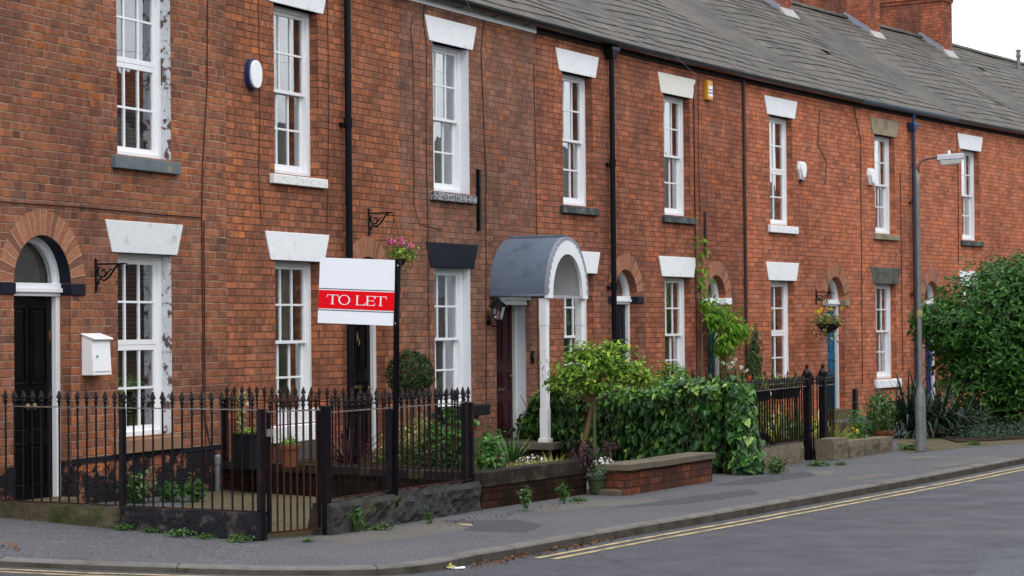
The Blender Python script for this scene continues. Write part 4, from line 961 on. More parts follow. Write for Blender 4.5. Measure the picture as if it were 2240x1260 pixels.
def basket(pos, top, r, label, m, fl, seed, kind='pot', n=420, fcol='pink', fz=.12, trail=.2, shape='round', sz=.035, fln=60):
    t = thing('hanging_basket', label, 'hanging basket', pos); z = -top
    prof = [(.02,-r*.75),(r*.55,-r*.62),(r*.85,-r*.3),(r,0),(r*1.03,.01)] if kind == 'pot' else [(.02,-r*.8),(r*.5,-r*.66),(r*.85,-r*.35),(r,0)]
    MB().lathe([(a, c+z) for a, c in prof], n=16).build('bowl', M['plasticblack'], t)
    ch = MB()
    for k in range(3): a = k*2.09+.4; ch.tube([(r*math.cos(a), r*math.sin(a), z), (0, 0, 0)], .003, 4)
    ch.build('chain', M['cableblk'], t)
    ox = .09 if fcol == 'pink' else 0
    f = MB(); cloud(f, (ox, 0, z+.07), (r*1.25, r*1.25, .12), n, sz, shape, seed, lump=.4, hang=.1); cloud(f, (0, 0, z-.05), (r*1.15, r*1.15, trail), n//3, sz, shape, seed+1, lump=.5, hang=.5); f.build('foliage', M[m], t)
    if fln:
        g = MB(); q = random.Random(seed)
        heads = [Vector((ox+q.uniform(-r*1.2, r*1.3), q.uniform(-r, r), z+fz+q.uniform(0, .10))) for _ in range(7)]
        for i in range(fln): h_ = q.choice(heads); v = rv(q); leaf(g, h_+v*.03, v, rv(q), .028, 'petal', q.random())
        g.build('flowers', M[fcol], t)
    return t
pb = fpos(4.56, .34, 0); basket((pb.x, pb.y, 3.00), .50, .14, 'hanging basket of pink flowers behind the sign board', 'lf_lime', 1, 11, n=260, fz=.14, sz=.04, fln=260)
pb = at(1812, 720, 38.2); basket((pb.x, pb.y, 2.20), .50, .20, 'hanging basket with yellow green trailing leaves before the light blue door', 'lf_varieg', 1, 12, fcol='yellowp', n=420, trail=.28, sz=.05, fz=.2, fln=160)

t = wallthing('wall_lantern', 'black coach lantern with glass panes left of the maroon door', 'wall lantern', 7.62, 1.80)
MB().lathe([(.0,-.07),(.035,-.06),(.05,0),(.035,.06),(.0,.07)], 0, -.008, 0, 10).tube([(0,-.02,-.02),(0,-.07,-.075),(0,-.13,-.085),(0,-.16,-.06),(0,-.16,-.015)], .012, 8).build('arm', M['black'], t)
cg = MB(); lz = .0
for k in range(4):
    a = k*math.pi/2+math.pi/4; cg.tube([(.055*math.cos(a), -.16+.055*math.sin(a), lz), (.10*math.cos(a), -.16+.10*math.sin(a), lz+.17)], .006, 5)
for rr, zz in ((.055, lz), (.10, lz+.17)):
    cg.tube([(rr*math.cos(k*math.pi/2+math.pi/4), -.16+rr*math.sin(k*math.pi/2+math.pi/4), zz) for k in range(5)], .007, 5)
cg.build('cage', M['black'], t)
MB().lathe([(.135, .17), (.13, .18), (.06, .235), (.03, .25), (.03, .27), (.012, .285), (.0, .31)], 0, -.16, 0, 8).build('cap', M['black'], t)
g = MB()
for k in range(4):
    a, c = k*math.pi/2+math.pi/4, (k+1)*math.pi/2+math.pi/4; p = lambda rr, an, zz: (rr*math.cos(an), -.16+rr*math.sin(an), zz)
    g.quad(p(.054, a, lz), p(.054, c, lz), p(.099, c, lz+.17), p(.099, a, lz+.17))
g.build('pane', M['glass'], t); MB().lathe([(.015,0),(.018,.06),(.014,.11),(.004,.12)], 0, -.16, lz, 10).build('bulb', M['whiteclean'], t)
t = wallthing('door_bell', 'small oval bell plate on brick right of the maroon door', 'bell', 8.93, 1.30)
MB().prism(ovalp(.055, .09, 16, 2), -.018, 0).build('back_plate', M['black'], t, bevel=.004); MB().prism(ovalp(.026, .045, 16, 2), -.034, -.019).build('bell_push', M['brass'], t, bevel=.004)
t = wallthing('cable_box', 'small dark box on brick beside the royal blue door', 'box', 25.75, 1.35); MB().box(-.08, .08, -.06, 0, -.14, .14).build('cover', M['plasticblack'], t, bevel=.006)

# ------------------------------------------------------------------ curved lead porch
def porch():
    t = thing('door_porch', 'barrel roofed lead porch on white square posts over the maroon door', 'porch', fpos(8.30, 0, 0), fang(8.30))
    w, dpt, zb, h = .62, .80, 2.125, .75
    n = 28
    def arc(rw, rh, k, y, zc=zb): a = math.pi*k/n; return (-rw*math.cos(a), y, zc+rh*math.sin(a))
    s = MB(); li = MB()
    for j in range(5):
        ya, yb = -dpt*j/5, -dpt*(j+1)/5
        for k in range(n):
            s.quad(arc(w, h, k, ya), arc(w, h, k, yb), arc(w, h, k+1, yb), arc(w, h, k+1, ya)); li.quad(arc(w-.03, h-.03, k+1, ya), arc(w-.03, h-.03, k+1, yb), arc(w-.03, h-.03, k, yb), arc(w-.03, h-.03, k, ya))
    s.box(-w-.0, -w+.03, -dpt, 0, zb-.03, zb).box(w-.03, w, -dpt, 0, zb-.03, zb)
    rf = s.build('roof', M['lead'], t, sm=False); li.build('vault_lining', M['whitelintel'], t, sm=True)
    for p in rf.data.polygons: p.use_smooth = abs(p.normal.y) < .5
    r = MB(); r.box(-.022, .022, -dpt-.035, 0, zb+h-.01, zb+h+.035); r.build('ridge_roll', M['lead'], rf, bevel=.01)
    for z0, z1 in ((0, 1),):
        for y in (-.60,):
            r = MB(); r.tube([Vector(arc(w+.004, h+.004, k, y)) for k in range(1, n)], .006, 6); r.build('lead_seam', M['lead'], rf)
    # white front arch board with a semi-elliptical opening
    f = MB(); yi, yo = -dpt, -dpt-.045
    for k in range(n):
        a, b_, c, d = arc(w-.004, h-.004, k, yo), arc(w-.004, h-.004, k+1, yo), arc(w-.165, h-.22, k+1, yo), arc(w-.165, h-.22, k, yo)
        f.quad(d, c, b_, a); A = lambda p: (p[0], -dpt+.001, p[2]); f.quad(A(a), A(b_), A(c), A(d)); f.quad(d, A(d), A(c), c); f.quad(a, b_, A(b_), A(a))
    f.box(-w+.004, -w+.165, yo, yi, zb-.05, zb).box(w-.165, w-.004, yo, yi, zb-.05, zb)
    f.build('arch_board', M['white'], t)
    # scalloped lead edge hanging over the board
    sc = MB(); m = 22
    for k in range(m):
        a0, a1 = math.pi*k/m, math.pi*(k+1)/m
        pts = []
        for i in range(7):
            q = i/6; a = a0+(a1-a0)*q; dd = .012+.032*math.sin(math.pi*q); pts.append((-(w-dd)*math.cos(a), yo-.006, zb+(h-dd)*math.sin(a)))
        o1 = (-(w+.006)*math.cos(a0), yo-.006, zb+(h+.006)*math.sin(a0)); o2 = (-(w+.006)*math.cos(a1), yo-.006, zb+(h+.006)*math.sin(a1))
        sc.add(pts+[o2, o1], [tuple(range(9))][::-1]); bk = [(o1[0], -dpt+.0, o1[2]), (o2[0], -dpt+.0, o2[2])]; sc.add([o1, o2]+bk, [(0, 1, 3, 2)])
    sc.build('scalloped_edge', M['leadlight'], rf)
    ti = MB(); ti.box(-w+.165, w-.165, yo+.01, yi, zb-.05, zb-.01); ti.build('tie_rail', M['lampgrey'], t)
    # plastered lunette closing the vault against the wall
    l = MB(); l.add([(0, -.10, zb)]+[(-(w-.03)*math.cos(math.pi*k/n), -.10, zb+(h-.03)*math.sin(math.pi*k/n)) for k in range(n+1)], [(0, k+1, k+2) for k in range(n)]); l.build('lunette', M['whitelintel'], t)
    for sx in (-1, 1):
        p = MB(); x = sx*(w-.075); y = -dpt-.0+.045
        for (h0, h1, r0) in ((.22, .27, .072), (.27, .66, .054), (.66, 1.72, .048), (1.72, 2.075, .052)): p.box(x-r0, x+r0, y-r0, y+r0, h0, h1)
        p.build('post', M['white'], t, bevel=.005)
    st = MB(); st.box(-w-.10, w+.10, -dpt-.14, .0, .13, .22); st.build('step', M['concretecap'], t, bevel=.01); MB().box(-w-.06, w+.06, -dpt-.08, 0, -.1, .13).build('step_base', M['gardenbrick'], t)
porch()

# ------------------------------------------------------------------ cables
def cable(label, pts, r=.007, m='cable', group='cables clipped to the brick fronts', wig=.0, seed=0):
    q = random.Random(seed); P = []
    for a, b in zip(pts, pts[1:]):
        n = max(1, int(abs(b[1]-a[1])/.35+abs(b[0]-a[0])/.35))
        for i in range(n): P.append((a[0]+(b[0]-a[0])*i/n+q.uniform(-wig, wig), a[1]+(b[1]-a[1])*i/n))
    P.append(pts[-1]); b = MB(); b.tube([fpos(s, .010, z) for s, z in P], r*.75, 5); tag(b.build('wall_cable', M[m]), label, 'cable', group)
cable('brown cable dropping between the two left houses to the ground', [(1.16, 5.8), (1.12, 4.2), (1.02, 3.4), (1.0, 2.85), (1.0, .9), (1.15, .45)], .009, wig=.006)
cable('second brown cable close beside the left cable drop below the junction', [(1.04, 2.83), (1.04, .3)], .008, wig=.003, seed=4)
cable('brown cable running level above the leftmost door arch', [(-3.2, 2.88), (-2.2, 2.86), (-1.2, 2.87), (.2, 2.86), (.99, 2.86)], .008, wig=.0)
cable('thin cable right of the tall navy and white alarm box', [(2.14, 5.75), (2.16, 4), (2.13, 3.4), (2.16, 2.9)], .006, wig=.004, seed=5)
cable('thin cable right of the white streaked upper sill', [(3.62, 5.7), (3.64, 4.2), (3.58, 2.9)], .006, wig=.003, seed=7)
cable('cable left of the upper window with the grey streaked lintel', [(5.98, 5.75), (5.95, 5.45), (6.03, 5.2), (6.0, 4.0), (6.02, 2.85), (6.03, .9)], .007, wig=.006, seed=6)
cable('looped cable bending right under the sill with flaking paint', [(5.72, 5.55), (5.62, 5.35), (5.68, 5.05), (5.68, 3.2), (5.8, 2.98), (6.4, 2.93)], .006, wig=.006, seed=8)
cable('cable right of the iron strap on the brown brick house', [(7.6, 5.75), (7.5, 5.3), (7.6, 3.6), (7.55, .6)], .008, wig=.008, seed=9)
cable('cable dropping behind the crown of the curved porch', [(9.05, 5.3), (9.08, 4.2), (9.1, .6)], .007, wig=.006, seed=10)
cable('cable right of the creeper at the eaves of the red house', [(14.62, 5.7), (14.6, 4.6), (14.63, 3.3)], .008, wig=.01, seed=11)
cable('cable looping at the upper wall of the orange house', [(19.6, 5.5), (19.5, 4.9), (19.9, 4.6), (19.8, 4.2)], .008, wig=.01, seed=12)
cable('cable left of the upper window with the sandstone lintel', [(21.2, 5.7), (21.5, 5.1), (21.45, .6)], .010, wig=.01, seed=13)
cable('thin cable between the sandstone lintel window and blue hopper', [(23.35, 4.6), (23.36, .8)], .009, wig=.004, seed=14)
cable('cable left of the farthest visible upper window', [(26.3, 5.6), (26.35, 4.3), (26.3, 2.9)], .010, wig=.008, seed=15)
def wire(label, a, b, sag=.2, r=.005, n=14):
    w_ = MB(); a, b = Vector(a), Vector(b); w_.tube([a+(b-a)*(i/n)-Vector((0, 0, sag*4*(i/n)*(1-i/n))) for i in range(n+1)], r, 5); tag(w_.build('overhead_wire', M['galv']), label, 'wire', 'overhead telephone wires')
wire('pale overhead wire crossing the slates to the red house eaves', fpos(14.5, .1, 5.60), at(1325, -40, 22), .05, .003)
wire('thin wire leaving the eaves above the white fascia', fpos(7.1, .1, 5.72), at(1000, -60, 24), .05, .003)

# ------------------------------------------------------------------ railings
def spear(mat='iron', h=.145, body=0):
    b = MB(); b.lathe([(.010,0),(.013,.010),(.010,.02),(.012,.032),(.021,.045),(.012,.058),(.011,.066),(.026,.076),(.006,.135 if h < .15 else .15),(.001,h)], n=8); return b
def bars(parent, zb, zr, xs, head=.145, mat='iron', slope=lambda x: 0, r=.0085):
    b = MB(); b.tube([(0, 0, zb), (0, 0, zr)], r, 6); 
    sp_ = spear(h=head); o = len(b.v); b.v += [(x, y, z+zr) for x, y, z in sp_.v]; b.f += [tuple(i+o for i in f) for f in sp_.f]; b.uv += sp_.uv
    first = b.build('bar', M[mat], parent, loc=(xs[0], 0, slope(xs[0])))
    for x in xs[1:]: share(first, parent, (x, 0, slope(x)))
def railing(name, label, cat, p0, p1, zb, zr, sp_, posts, head=.145, group=None, railmat='rustrail', topmat='worniron', barmat='iron', zp=None, toppost=0, skip=()):
    p0, p1 = Vector(p0[:2]+(0,)) if isinstance(p0, tuple) else Vector((p0.x, p0.y, 0)), Vector(p1[:2]+(0,)) if isinstance(p1, tuple) else Vector((p1.x, p1.y, 0))
    Lg = (p1-p0).length; a = math.atan2(p1.y-p0.y, p1.x-p0.x); t = thing(name, label, cat, p0, a, group)
    MB().box(0, Lg, -.020, .020, zr-.008, zr).build('top_rail', M[topmat], t); MB().box(0, Lg, -.018, .018, zb, zb+.010).build('bottom_rail', M[railmat], t)
    n = max(2, round(Lg/sp_)); xs = [Lg*(i+.5)/n for i in range(n)]
    bars(t, zb, zr, xs, head, barmat)
    for x, r, z0, z1 in posts: MB().box(x-r, x+r, -r, r, z0, z1).build('post', M['iron'], t, bevel=.005)
    return t, Lg
A0 = gp(-260, 1097, .10); A0 = Vector((-5.62, 19.85, 0)); A1 = Vector((-2.06, 17.68, 0)); G0_, G1_ = Vector((-1.99, 17.74, 0)), Vector((-1.60, 18.13, 0)); B0, B1 = Vector((-1.53, 18.24, 0)), Vector((-.395, 20.5, 0))
railing('iron_railing', 'spear topped iron railing left of the gate, before the black front door', 'railing', A0, A1, .235, 1.062, .105, [((Vector((-3.28, 18.42, 0))-A0).length, .024, .1, 1.05)], .135)
railing('iron_railing', 'spear topped railing on rough dark stone right of the gate', 'railing', B0, B1, .285, 1.015, .105, [(1.02, .034, .1, 1.0), (2.40, .026, .1, 1.02), (2.53, .022, .2, 1.01)], .145)
D0, D1 = Vector((-3.02, 22.9, 0)), Vector((-.42, 20.62, 0))
railing('iron_railing', 'railing behind the gate standing on the low dark garden wall', 'railing', D0, D1, .36, .985, .115, [(.03, .025, .3, 1.0)], .14, barmat='rustrail', topmat='rustrail')
t = thing('garden_gate', 'narrow iron gate with spear tops between two square black posts', 'gate', G0_, math.atan2(G1_.y-G0_.y, G1_.x-G0_.x)); Lg = (G1_-G0_).length
MB().box(0, Lg, -.014, .014, 1.032, 1.044).build('top_rail', M['worniron'], t); MB().box(0, Lg, -.014, .014, .055, .068).build('bottom_rail', M['rustrail'], t)
MB().box(0, .022, -.012, .012, .055, 1.04).box(Lg-.022, Lg, -.012, .012, .055, 1.04).build('frame', M['iron'], t)
bars(t, .06, 1.04, [Lg*(i+.5)/8 for i in range(8)], .145, 'rustrail')
MB().box(-.02, .04, -.03, .02, .84, .90).build('latch', M['worniron'], t)
for p, lab, r in ((Vector((-2.035, 17.70, 0)), 'square black iron gate post at the left of the narrow gate', .027), (Vector((-1.555, 18.18, 0)), 'square black iron gate post at the right of the narrow gate', .034)):
    tag(MB().box(-r, r, -r, r, -.05, 1.065).build('gate_post', M['iron'], bevel=.005, loc=p, rz=R(45)), lab, 'gate post', 'posts of the narrow iron gate')
# far railings
E0, E1 = at(1405, 830, 33.2), at(1818, 830, 29.9)
railing('iron_railing', 'broad spear railing behind the ivy hedge and the hanging planters', 'railing', E0, E1, .3, .90, .155, [], .17, barmat='rustrail', railmat='iron', topmat='iron')
F0, F1 = Vector((2.66, 25.25, 0)), Vector((3.66, 27.52, 0))
railing('iron_railing', 'iron railing between the ivy hedge and the far gate', 'railing', F0, F1, .26, .935, .105, [], .11, railmat='iron')
H0, H1 = Vector((3.70, 27.62, 0)), Vector((4.02, 27.9, 0)); H1 = at(1800, 850, 27.85); H1.z = 0
railing('garden_gate', 'far iron gate between two ball topped posts', 'gate', H0, H1, .06, .93, .09, [], .12, railmat='iron')
H2 = at(1825, 850, 28.6); H2.z = 0
railing('iron_railing', 'short stub of railing right of the far gate', 'railing', H1, H2, .24, .93, .12, [], .10, railmat='iron')
for p, lab in ((H0, 'left far gate post with a round finial beside the hanging planters'), (H1, 'right far gate post with a round finial before the light blue door')):
    t = thing('gate_post', lab, 'gate post', (p.x, p.y, 0), R(60), 'posts of the far gate'); MB().box(-.042, .042, -.042, .042, -.05, 1.0).build('shaft', M['iron'], t, bevel=.006)
    MB().lathe([(.045,0),(.05,.015),(.03,.03),(.055,.07),(.055,.11),(.025,.145),(.018,.16),(.026,.18),(.012,.21),(.001,.22)], 0, 0, .995, 12).build('finial', M['iron'], t, sm=True)

# ------------------------------------------------------------------ low walls
def rough_wall(name, label, cat, p0, p1, th, z0, z1, m, rough=.02, seed=0, group=None, seg=.06, capm=None, cap=None, inward=1):
    p0, p1 = Vector((p0.x, p0.y, 0)), Vector((p1.x, p1.y, 0)); Lg = (p1-p0).length; t = thing(name, label, cat, p0, math.atan2(p1.y-p0.y, p1.x-p0.x), group)
    b = MB(); nx = max(2, int(Lg/seg)); nz_ = max(2, int((z1-z0)/seg)); off_ = Vector((seed*5.3, seed, 0))
    def P(i, j, side):
        x = Lg*i/nx; z = z0+(z1-z0)*j/nz_; d = 0
        if rough:
            v = Vector((x*7, z*7, side*9))+off_; d = rough*(noise.noise(v)+.6*noise.noise(v*2.7)+.4*noise.noise(v*6))
            if j in (0, nz_): z += rough*.3*noise.noise(v*1.5); 
            if j == nz_: d = -abs(d)-rough*.4
        y = (-d if side == 0 else th+d)
        return (x, y, z)
    for side in (0, 1):
        o = len(b.v); b.v += [P(i, j, side) for j in range(nz_+1) for i in range(nx+1)]
        for j in range(nz_):
            for i in range(nx):
                a = o+j*(nx+1)+i; f = (a, a+1, a+nx+2, a+nx+1); b.f.append(f if side == 0 else f[::-1]); b.uv.append(None)
    for i in range(nx): b.quad(P(i, nz_, 0), P(i+1, nz_, 0), P(i+1, nz_, 1), P(i, nz_, 1))
    for j in range(nz_):
        b.quad(P(0, j, 1), P(0, j, 0), P(0, j+1, 0), P(0, j+1, 1)); b.quad(P(nx, j, 0), P(nx, j, 1), P(nx, j+1, 1), P(nx, j+1, 0))
    b.build('stonework' if rough else 'brickwork', M[m], t)
    if capm:
        oh, h0, h1 = cap; c = MB(); x = -oh; e_ = Lg+oh; q = random.Random(seed)
        while x < e_-.02:
            w = min(.62+q.uniform(-.05, .05), e_-x); dz = q.uniform(-.004, .004)
            if e_-x-w < .2: w = e_-x
            c.box(x, x+w-.004, -oh, th+oh, z1+h0+dz, z1+h1+dz); x += w
        c.build('coping', M[capm], t, bevel=.006)
    return t
rough_wall('kerb_wall', 'long mossy brown stone kerb under the left railing, before the black door', 'low wall', A0, Vector((-3.31, 18.30, 0)), .17, -.05, .225, 'mossstone', .022, 1)
rough_wall('kerb_wall', 'black painted stone kerb under the railing left of the gate', 'low wall', Vector((-3.30, 18.34, 0)), Vector((-2.08, 17.59, 0)), .17, -.05, .235, 'blackstone', .014, 2)
rough_wall('stone_wall', 'rough hewn dark stone wall under the railing right of the gate', 'low wall', Vector((-1.50, 18.12, 0)), Vector((-.30, 20.50, 0)), .22, -.05, .262, 'roughstone', .045, 3, seg=.035)
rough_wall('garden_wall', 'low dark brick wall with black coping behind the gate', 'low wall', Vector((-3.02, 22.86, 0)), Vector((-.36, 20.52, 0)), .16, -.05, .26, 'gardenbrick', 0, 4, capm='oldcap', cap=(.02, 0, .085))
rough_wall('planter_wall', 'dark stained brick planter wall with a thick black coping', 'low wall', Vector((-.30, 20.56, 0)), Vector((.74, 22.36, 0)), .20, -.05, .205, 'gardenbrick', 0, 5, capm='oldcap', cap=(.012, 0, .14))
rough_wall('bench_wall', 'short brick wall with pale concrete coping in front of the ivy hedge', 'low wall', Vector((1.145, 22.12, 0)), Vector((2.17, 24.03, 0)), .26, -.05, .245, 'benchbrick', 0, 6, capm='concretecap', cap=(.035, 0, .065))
rough_wall('stone_wall', 'low lichen grey stone wall under the railing left of the far gate', 'low wall', Vector((2.68, 25.1, 0)), Vector((3.62, 27.36, 0)), .22, -.05, .245, 'blockstone', .02, 7)
xq = Vector((3.98, 27.35, 0)); e_ = Vector((5.08, 29.35, 0)); dv = (e_-xq)/4.0
for i, (mm, hh, ll) in enumerate((('blockstone', .27, 'tall grey sandstone block beside the right far gate post'), ('blockstone', .215, 'brown stone block second from the far gate'), ('concretecap', .20, 'broad tan stone block third from the far gate'), ('blockstone', .20, 'pale topped stone block at the right end beside the terracotta pot'))):
    rough_wall('stone_block', ll, 'stone block', xq+dv*i+dv*.02, xq+dv*(i+.96), .24, -.05, hh, mm, .018, 20+i, 'stone blocks edging the far flower bed')
# step into the porch garden, flags, soil beds
st = gp(1292, 1088); MB_ = MB(); p = [gp(1288, 1080, .07), gp(1380, 1074, .07), gp(1372, 1090, .07), gp(1290, 1098, .07)]
cx = sum((q for q in p), Vector())/4
tag(MB().prismz([(.74, 22.30), (1.06, 22.02), (1.10, 22.20), (.88, 22.62)][::1], -.04, .055).build('path_step', M['concretecap'], bevel=.01), 'worn stone step between the planter wall and the brick bench wall', 'step')
def bed(label_kind, pts, z, m, n=1):
    b = MB(); b.prismz(pts, -.05, z); tag(b.build(label_kind, M[m]), kind='structure')
bed('paving', [(-5.4, 19.82), (-3.3, 18.55), (-2.05, 17.86), (-1.56, 18.30), (-.5, 20.45), (-3.05, 22.75), (-6.2, 21.3), (-6.2, 20.2)], .045, 'flag')
bed('flower_bed', [(-.44, 20.80), (.56, 22.42), (.35, 23.6), (-.9, 25.9), (-2.2, 24.7), (-3.0, 23.15)], .27, 'soil')
bed('flower_bed', [(2.52, 25.4), (3.42, 27.4), (3.0, 30.5), (1.5, 31.0), (1.0, 29.5)], .12, 'soil')
bed('flower_bed', [(3.80, 27.62), (4.86, 29.5), (5.9, 34), (4.6, 36.5), (3.6, 34)], .13, 'soil')
bed('flower_bed', [(6.3, 31.2), (7.6, 32.1), (12, 39), (10.5, 44), (6.4, 36)], .022, 'soil')
# joints between the flagstones
b = MB()
for y in (18.6, 19.05, 19.5, 19.95, 20.4, 20.9): b.quad((-5.2, y, .049), (-1.1, y+.08, .049), (-1.1, y+.094, .049), (-5.2, y+.014, .049))
for i, x in enumerate((-2.1, -1.75, -2.4, -1.5, -2.8)): y = 18.62+.45*(i % 4); b.quad((x, y, .049), (x+.012, y, .049), (x+.10, y+.44, .049), (x+.088, y+.44, .049))
tag(b.build('paving_joints', M['kerbdark']), kind='structure')

# ------------------------------------------------------------------ estate agent's sign
def sign():
    pb_ = Vector((-1.035, 19.12, .12)); t = thing('to_let_sign', 'red and white TO LET board on a thin black post by the railing', 'sign', pb_, 0)
    pt = at(868, 567, 19.1)-pb_
    MB().tube([(0, 0, 0), (pt.x, 0, pt.z)], [.026, .026], 4).build('post', M['black'], t)
    bl, br = at(694, 563, 19.25)-pb_, at(860, 567, 19.12)-pb_; bb = at(860, 711, 19.12)-pb_
    x = Vector((br.x-bl.x, br.y-bl.y, 0)); Lb = x.length; hb = br.z-bb.z; ang = math.atan2(x.y, x.x)
    bd = MB().box(0, Lb, -.006, .006, 0, hb).build('board', M['signwhite'], t, loc=(bl.x, bl.y, bl.z-hb), rz=ang); bd.rotation_euler = (0, R(2.8), ang)
    # flange that holds the board to the post
    MB().box(Lb, Lb+.045, -.012, .012, -.01, hb+.004).build('flange', M['black'], bd)
    for z in (.02, hb-.05): MB().lathe([(.003,-.004),(.008,0),(.003,.004)], n=8).build('bolt', M['chrome'], bd, loc=(Lb+.018, -.014, z)).rotation_euler = (R(90), 0, 0)
    zt, zb_ = hb*(1-.495), hb*(1-.775)
    MB().box(0, Lb, -.0085, -.0062, zb_, zt).build('red_band', M['red'], bd)
    for z in (zt+.010, zb_-.017): MB().box(0, Lb, -.0080, -.0062, z, z+.0065).build('navy_line', M['signnavy'], bd)
    # serif capitals cut as flat shapes
    L_ = MB(); H = .084; y0, y1 = -.0105, -.0087; zc = (zt+zb_)/2-H/2
    def rect(x0, x1, z0, z1): L_.box(x0, x1, y0, y1, zc+z0, zc+z1)
    def poly(pts): L_.prism([(a, zc+b_) for a, b_ in pts], y0, y1)
    k = .0125; th = .0045
    def letT(x, w):
        c = x+w/2; rect(c-k/2, c+k/2, th, H-th); rect(c-.016, c+.016, 0, th); rect(x+.002, x+w-.002, H-th, H)
        poly([(x-.002, H-.024), (x+.001, H-.024), (x+.008, H-th), (x+.001, H)]); poly([(x+w-.001, H-.024), (x+w+.002, H-.024), (x+w-.001, H), (x+w-.008, H-th)])
    def letL(x, w): rect(x+.007, x+.007+k, th, H-th); rect(x, x+.027, H-th, H); rect(x, x+w-.004, 0, th); poly([(x+w-.014, th), (x+w-.004, 0), (x+w+.003, .024), (x+w, .024)])
    def letE(x, w): 
        rect(x+.007, x+.007+k, th, H-th); rect(x, x+w-.004, H-th, H); rect(x, x+w-.004, 0, th); rect(x+.007+k, x+w-.014, H/2-th/2, H/2+th/2)
        poly([(x+w-.014, th), (x+w-.004, 0), (x+w+.002, .022), (x+w-.001, .022)]); poly([(x+w-.006, H-.020), (x+w-.003, H-.020), (x+w-.004, H), (x+w-.013, H-th)]); rect(x+w-.0155, x+w-.0125, H/2-.010, H/2+.010)
    def letO(x, w):
        n = 30; c = x+w/2; vs = []
        for i in range(n):
            a = 2*math.pi*i/n; vs += [(c+(w/2)*math.cos(a), y0, zc+H/2+(H/2+.002)*math.sin(a)), (c+(w/2-.0125)*math.cos(a), y0, zc+H/2+(H/2-.003)*math.sin(a))]
        L_.add(vs, [(2*i, 2*i+1, (2*i+3) % (2*n), (2*i+2) % (2*n)) for i in range(n)])
    sc_ = Lb/.70
    xs_ = [(letT, .112), (letO, .265), (letL, .493), (letE, .628), (letT, .745)]
    ww = [.150, .155, .130, .120, .152]
    for (fn, x0), w_ in zip(xs_, ww): fn(Lb*x0, Lb*w_)
    L_.build('lettering', M['signwhite'], bd)
sign()

# ------------------------------------------------------------------ street lamp
def lamp():
    b = gp(2015, 988); t = thing('street_lamp', 'grey street lamp with a short rusty arm and box lantern', 'street lamp', b, R(-3))
    MB().lathe([(.085, -.05), (.076, .03), (.072, .3), (.068, .72), (.055, .80), (.036, .85), (.032, .90), (.028, 3.55), (.025, 3.75)], n=16).build('column', M['galv'], t, sm=True)
    MB().box(.02, .05, -.072, -.060, .25, .62).build('access_door', M['galv'], t, bevel=.003)
    MB().lathe([(.038, 0), (.038, .10)], n=16).build('yellow_band', M['yellowpaint'], t, loc=(.004, -.002, 1.78))
    MB().tube([(0, 0, 3.70), (.005, 0, 3.80), (.035, 0, 3.86), (.10, 0, 3.895), (.27, 0, 3.92)], [.026, .026, .024, .022, .020], 10).build('arm', M['rustarm'], t, sm=True)
    h = MB(); x0, x1 = .25, .62
    h.add([(x0, -.06, 3.865), (x1, -.06, 3.885), (x1, .06, 3.885), (x0, .06, 3.865), (x0+.01, -.045, 3.945), (x1-.01, -.045, 3.965), (x1-.01, .045, 3.965), (x0+.01, .045, 3.945)], [(0,3,2,1),(4,5,6,7),(0,1,5,4),(1,2,6,5),(2,3,7,6),(3,0,4,7)])
    hd = h.build('lantern', M['lampgrey'], t, bevel=.012)
    MB().add([(x0+.03, -.055, 3.865), (x1-.03, -.055, 3.883), (x1-.03, .055, 3.883), (x0+.03, .055, 3.865), (x0+.06, -.04, 3.80), (x1-.05, -.04, 3.825), (x1-.05, .04, 3.825), (x0+.06, .04, 3.80)], [(0,1,2,3),(4,7,6,5),(0,4,5,1),(1,5,6,2),(2,6,7,3),(3,7,4,0)]).build('diffuser', M['diffuser'], hd, bevel=.008)
    MB().lathe([(.018,0),(.018,.03),(.012,.045),(.002,.05)], .42, 0, 3.955, 10).build('light_sensor', M['whiteclean'], hd)
M['diffuser'] = plain('cloudy_lamp_cover', (.50,.50,.46), .3, .15, 12, .5)
lamp()

# ------------------------------------------------------------------ pots and small things
def pot(name, label, base, r, h, m, rim=True, n=20, cat='plant pot'):
    t = thing(name, label, cat, base); MB().lathe([(r*.70, 0), (r*.72, .01), (r*.95, h*.82), (r*1.06, h*.82), (r*1.08, h), (r*.95, h), (r*.9, h*.9), (.01, h*.88)], n=n).build('pot', M[m], t, sm=False); return t
pz = at(634, 1020, 21.75); t = pot('potted_plant', 'terracotta pot with small green stems on the dark wall behind the gate', (pz.x, pz.y, .345), .105, .215, 'terracotta', cat='potted plant')
mb = MB(); blades(mb, (0, 0, .18), 26, .22, .014, 3, .8, .4); cloud(mb, (0, 0, .24), (.10, .10, .05), 90, .03, 'oval', 31); mb.build('foliage', M['lf_lime'], t)
pz = at(548, 985, 22.2); t = thing('planter_box', 'square black planter box behind the left gate post', 'planter', (pz.x, pz.y, .30), R(-40))
MB().box(-.13, .13, -.13, .13, 0, .33).box(-.14, .14, -.14, .14, .33, .36).build('box', M['plasticblack'], t, bevel=.006)
mb = MB(); cloud(mb, (0, 0, .38), (.11, .11, .04), 140, .03, 'oval', 33); mb.build('foliage', M['lf_lime'], t)
t = thing('climbing_plant', 'thin variegated ivy climbing the wall beside the black planter box', 'climber', fpos(1.72, .05, .1)); mb = MB(); q = random.Random(4)
for i in range(260): z = q.random()*.95; leaf(mb, Vector((.03*math.sin(z*6)+q.gauss(0, .025), q.gauss(0, .02), z)), Vector((.7, -1, .2)).normalized()+rv(q)*.3, rv(q), q.uniform(.025, .05), 'ivy', min(1, max(0, q.gauss(.6, .25))))
mb.build('foliage', M['lf_varieg'], t)
sb = MB(); sb.tube([(0, 0, -.05), (.02, 0, .4), (0, 0, .9)], .006, 5); sb.build('stems', M['bark'], t)
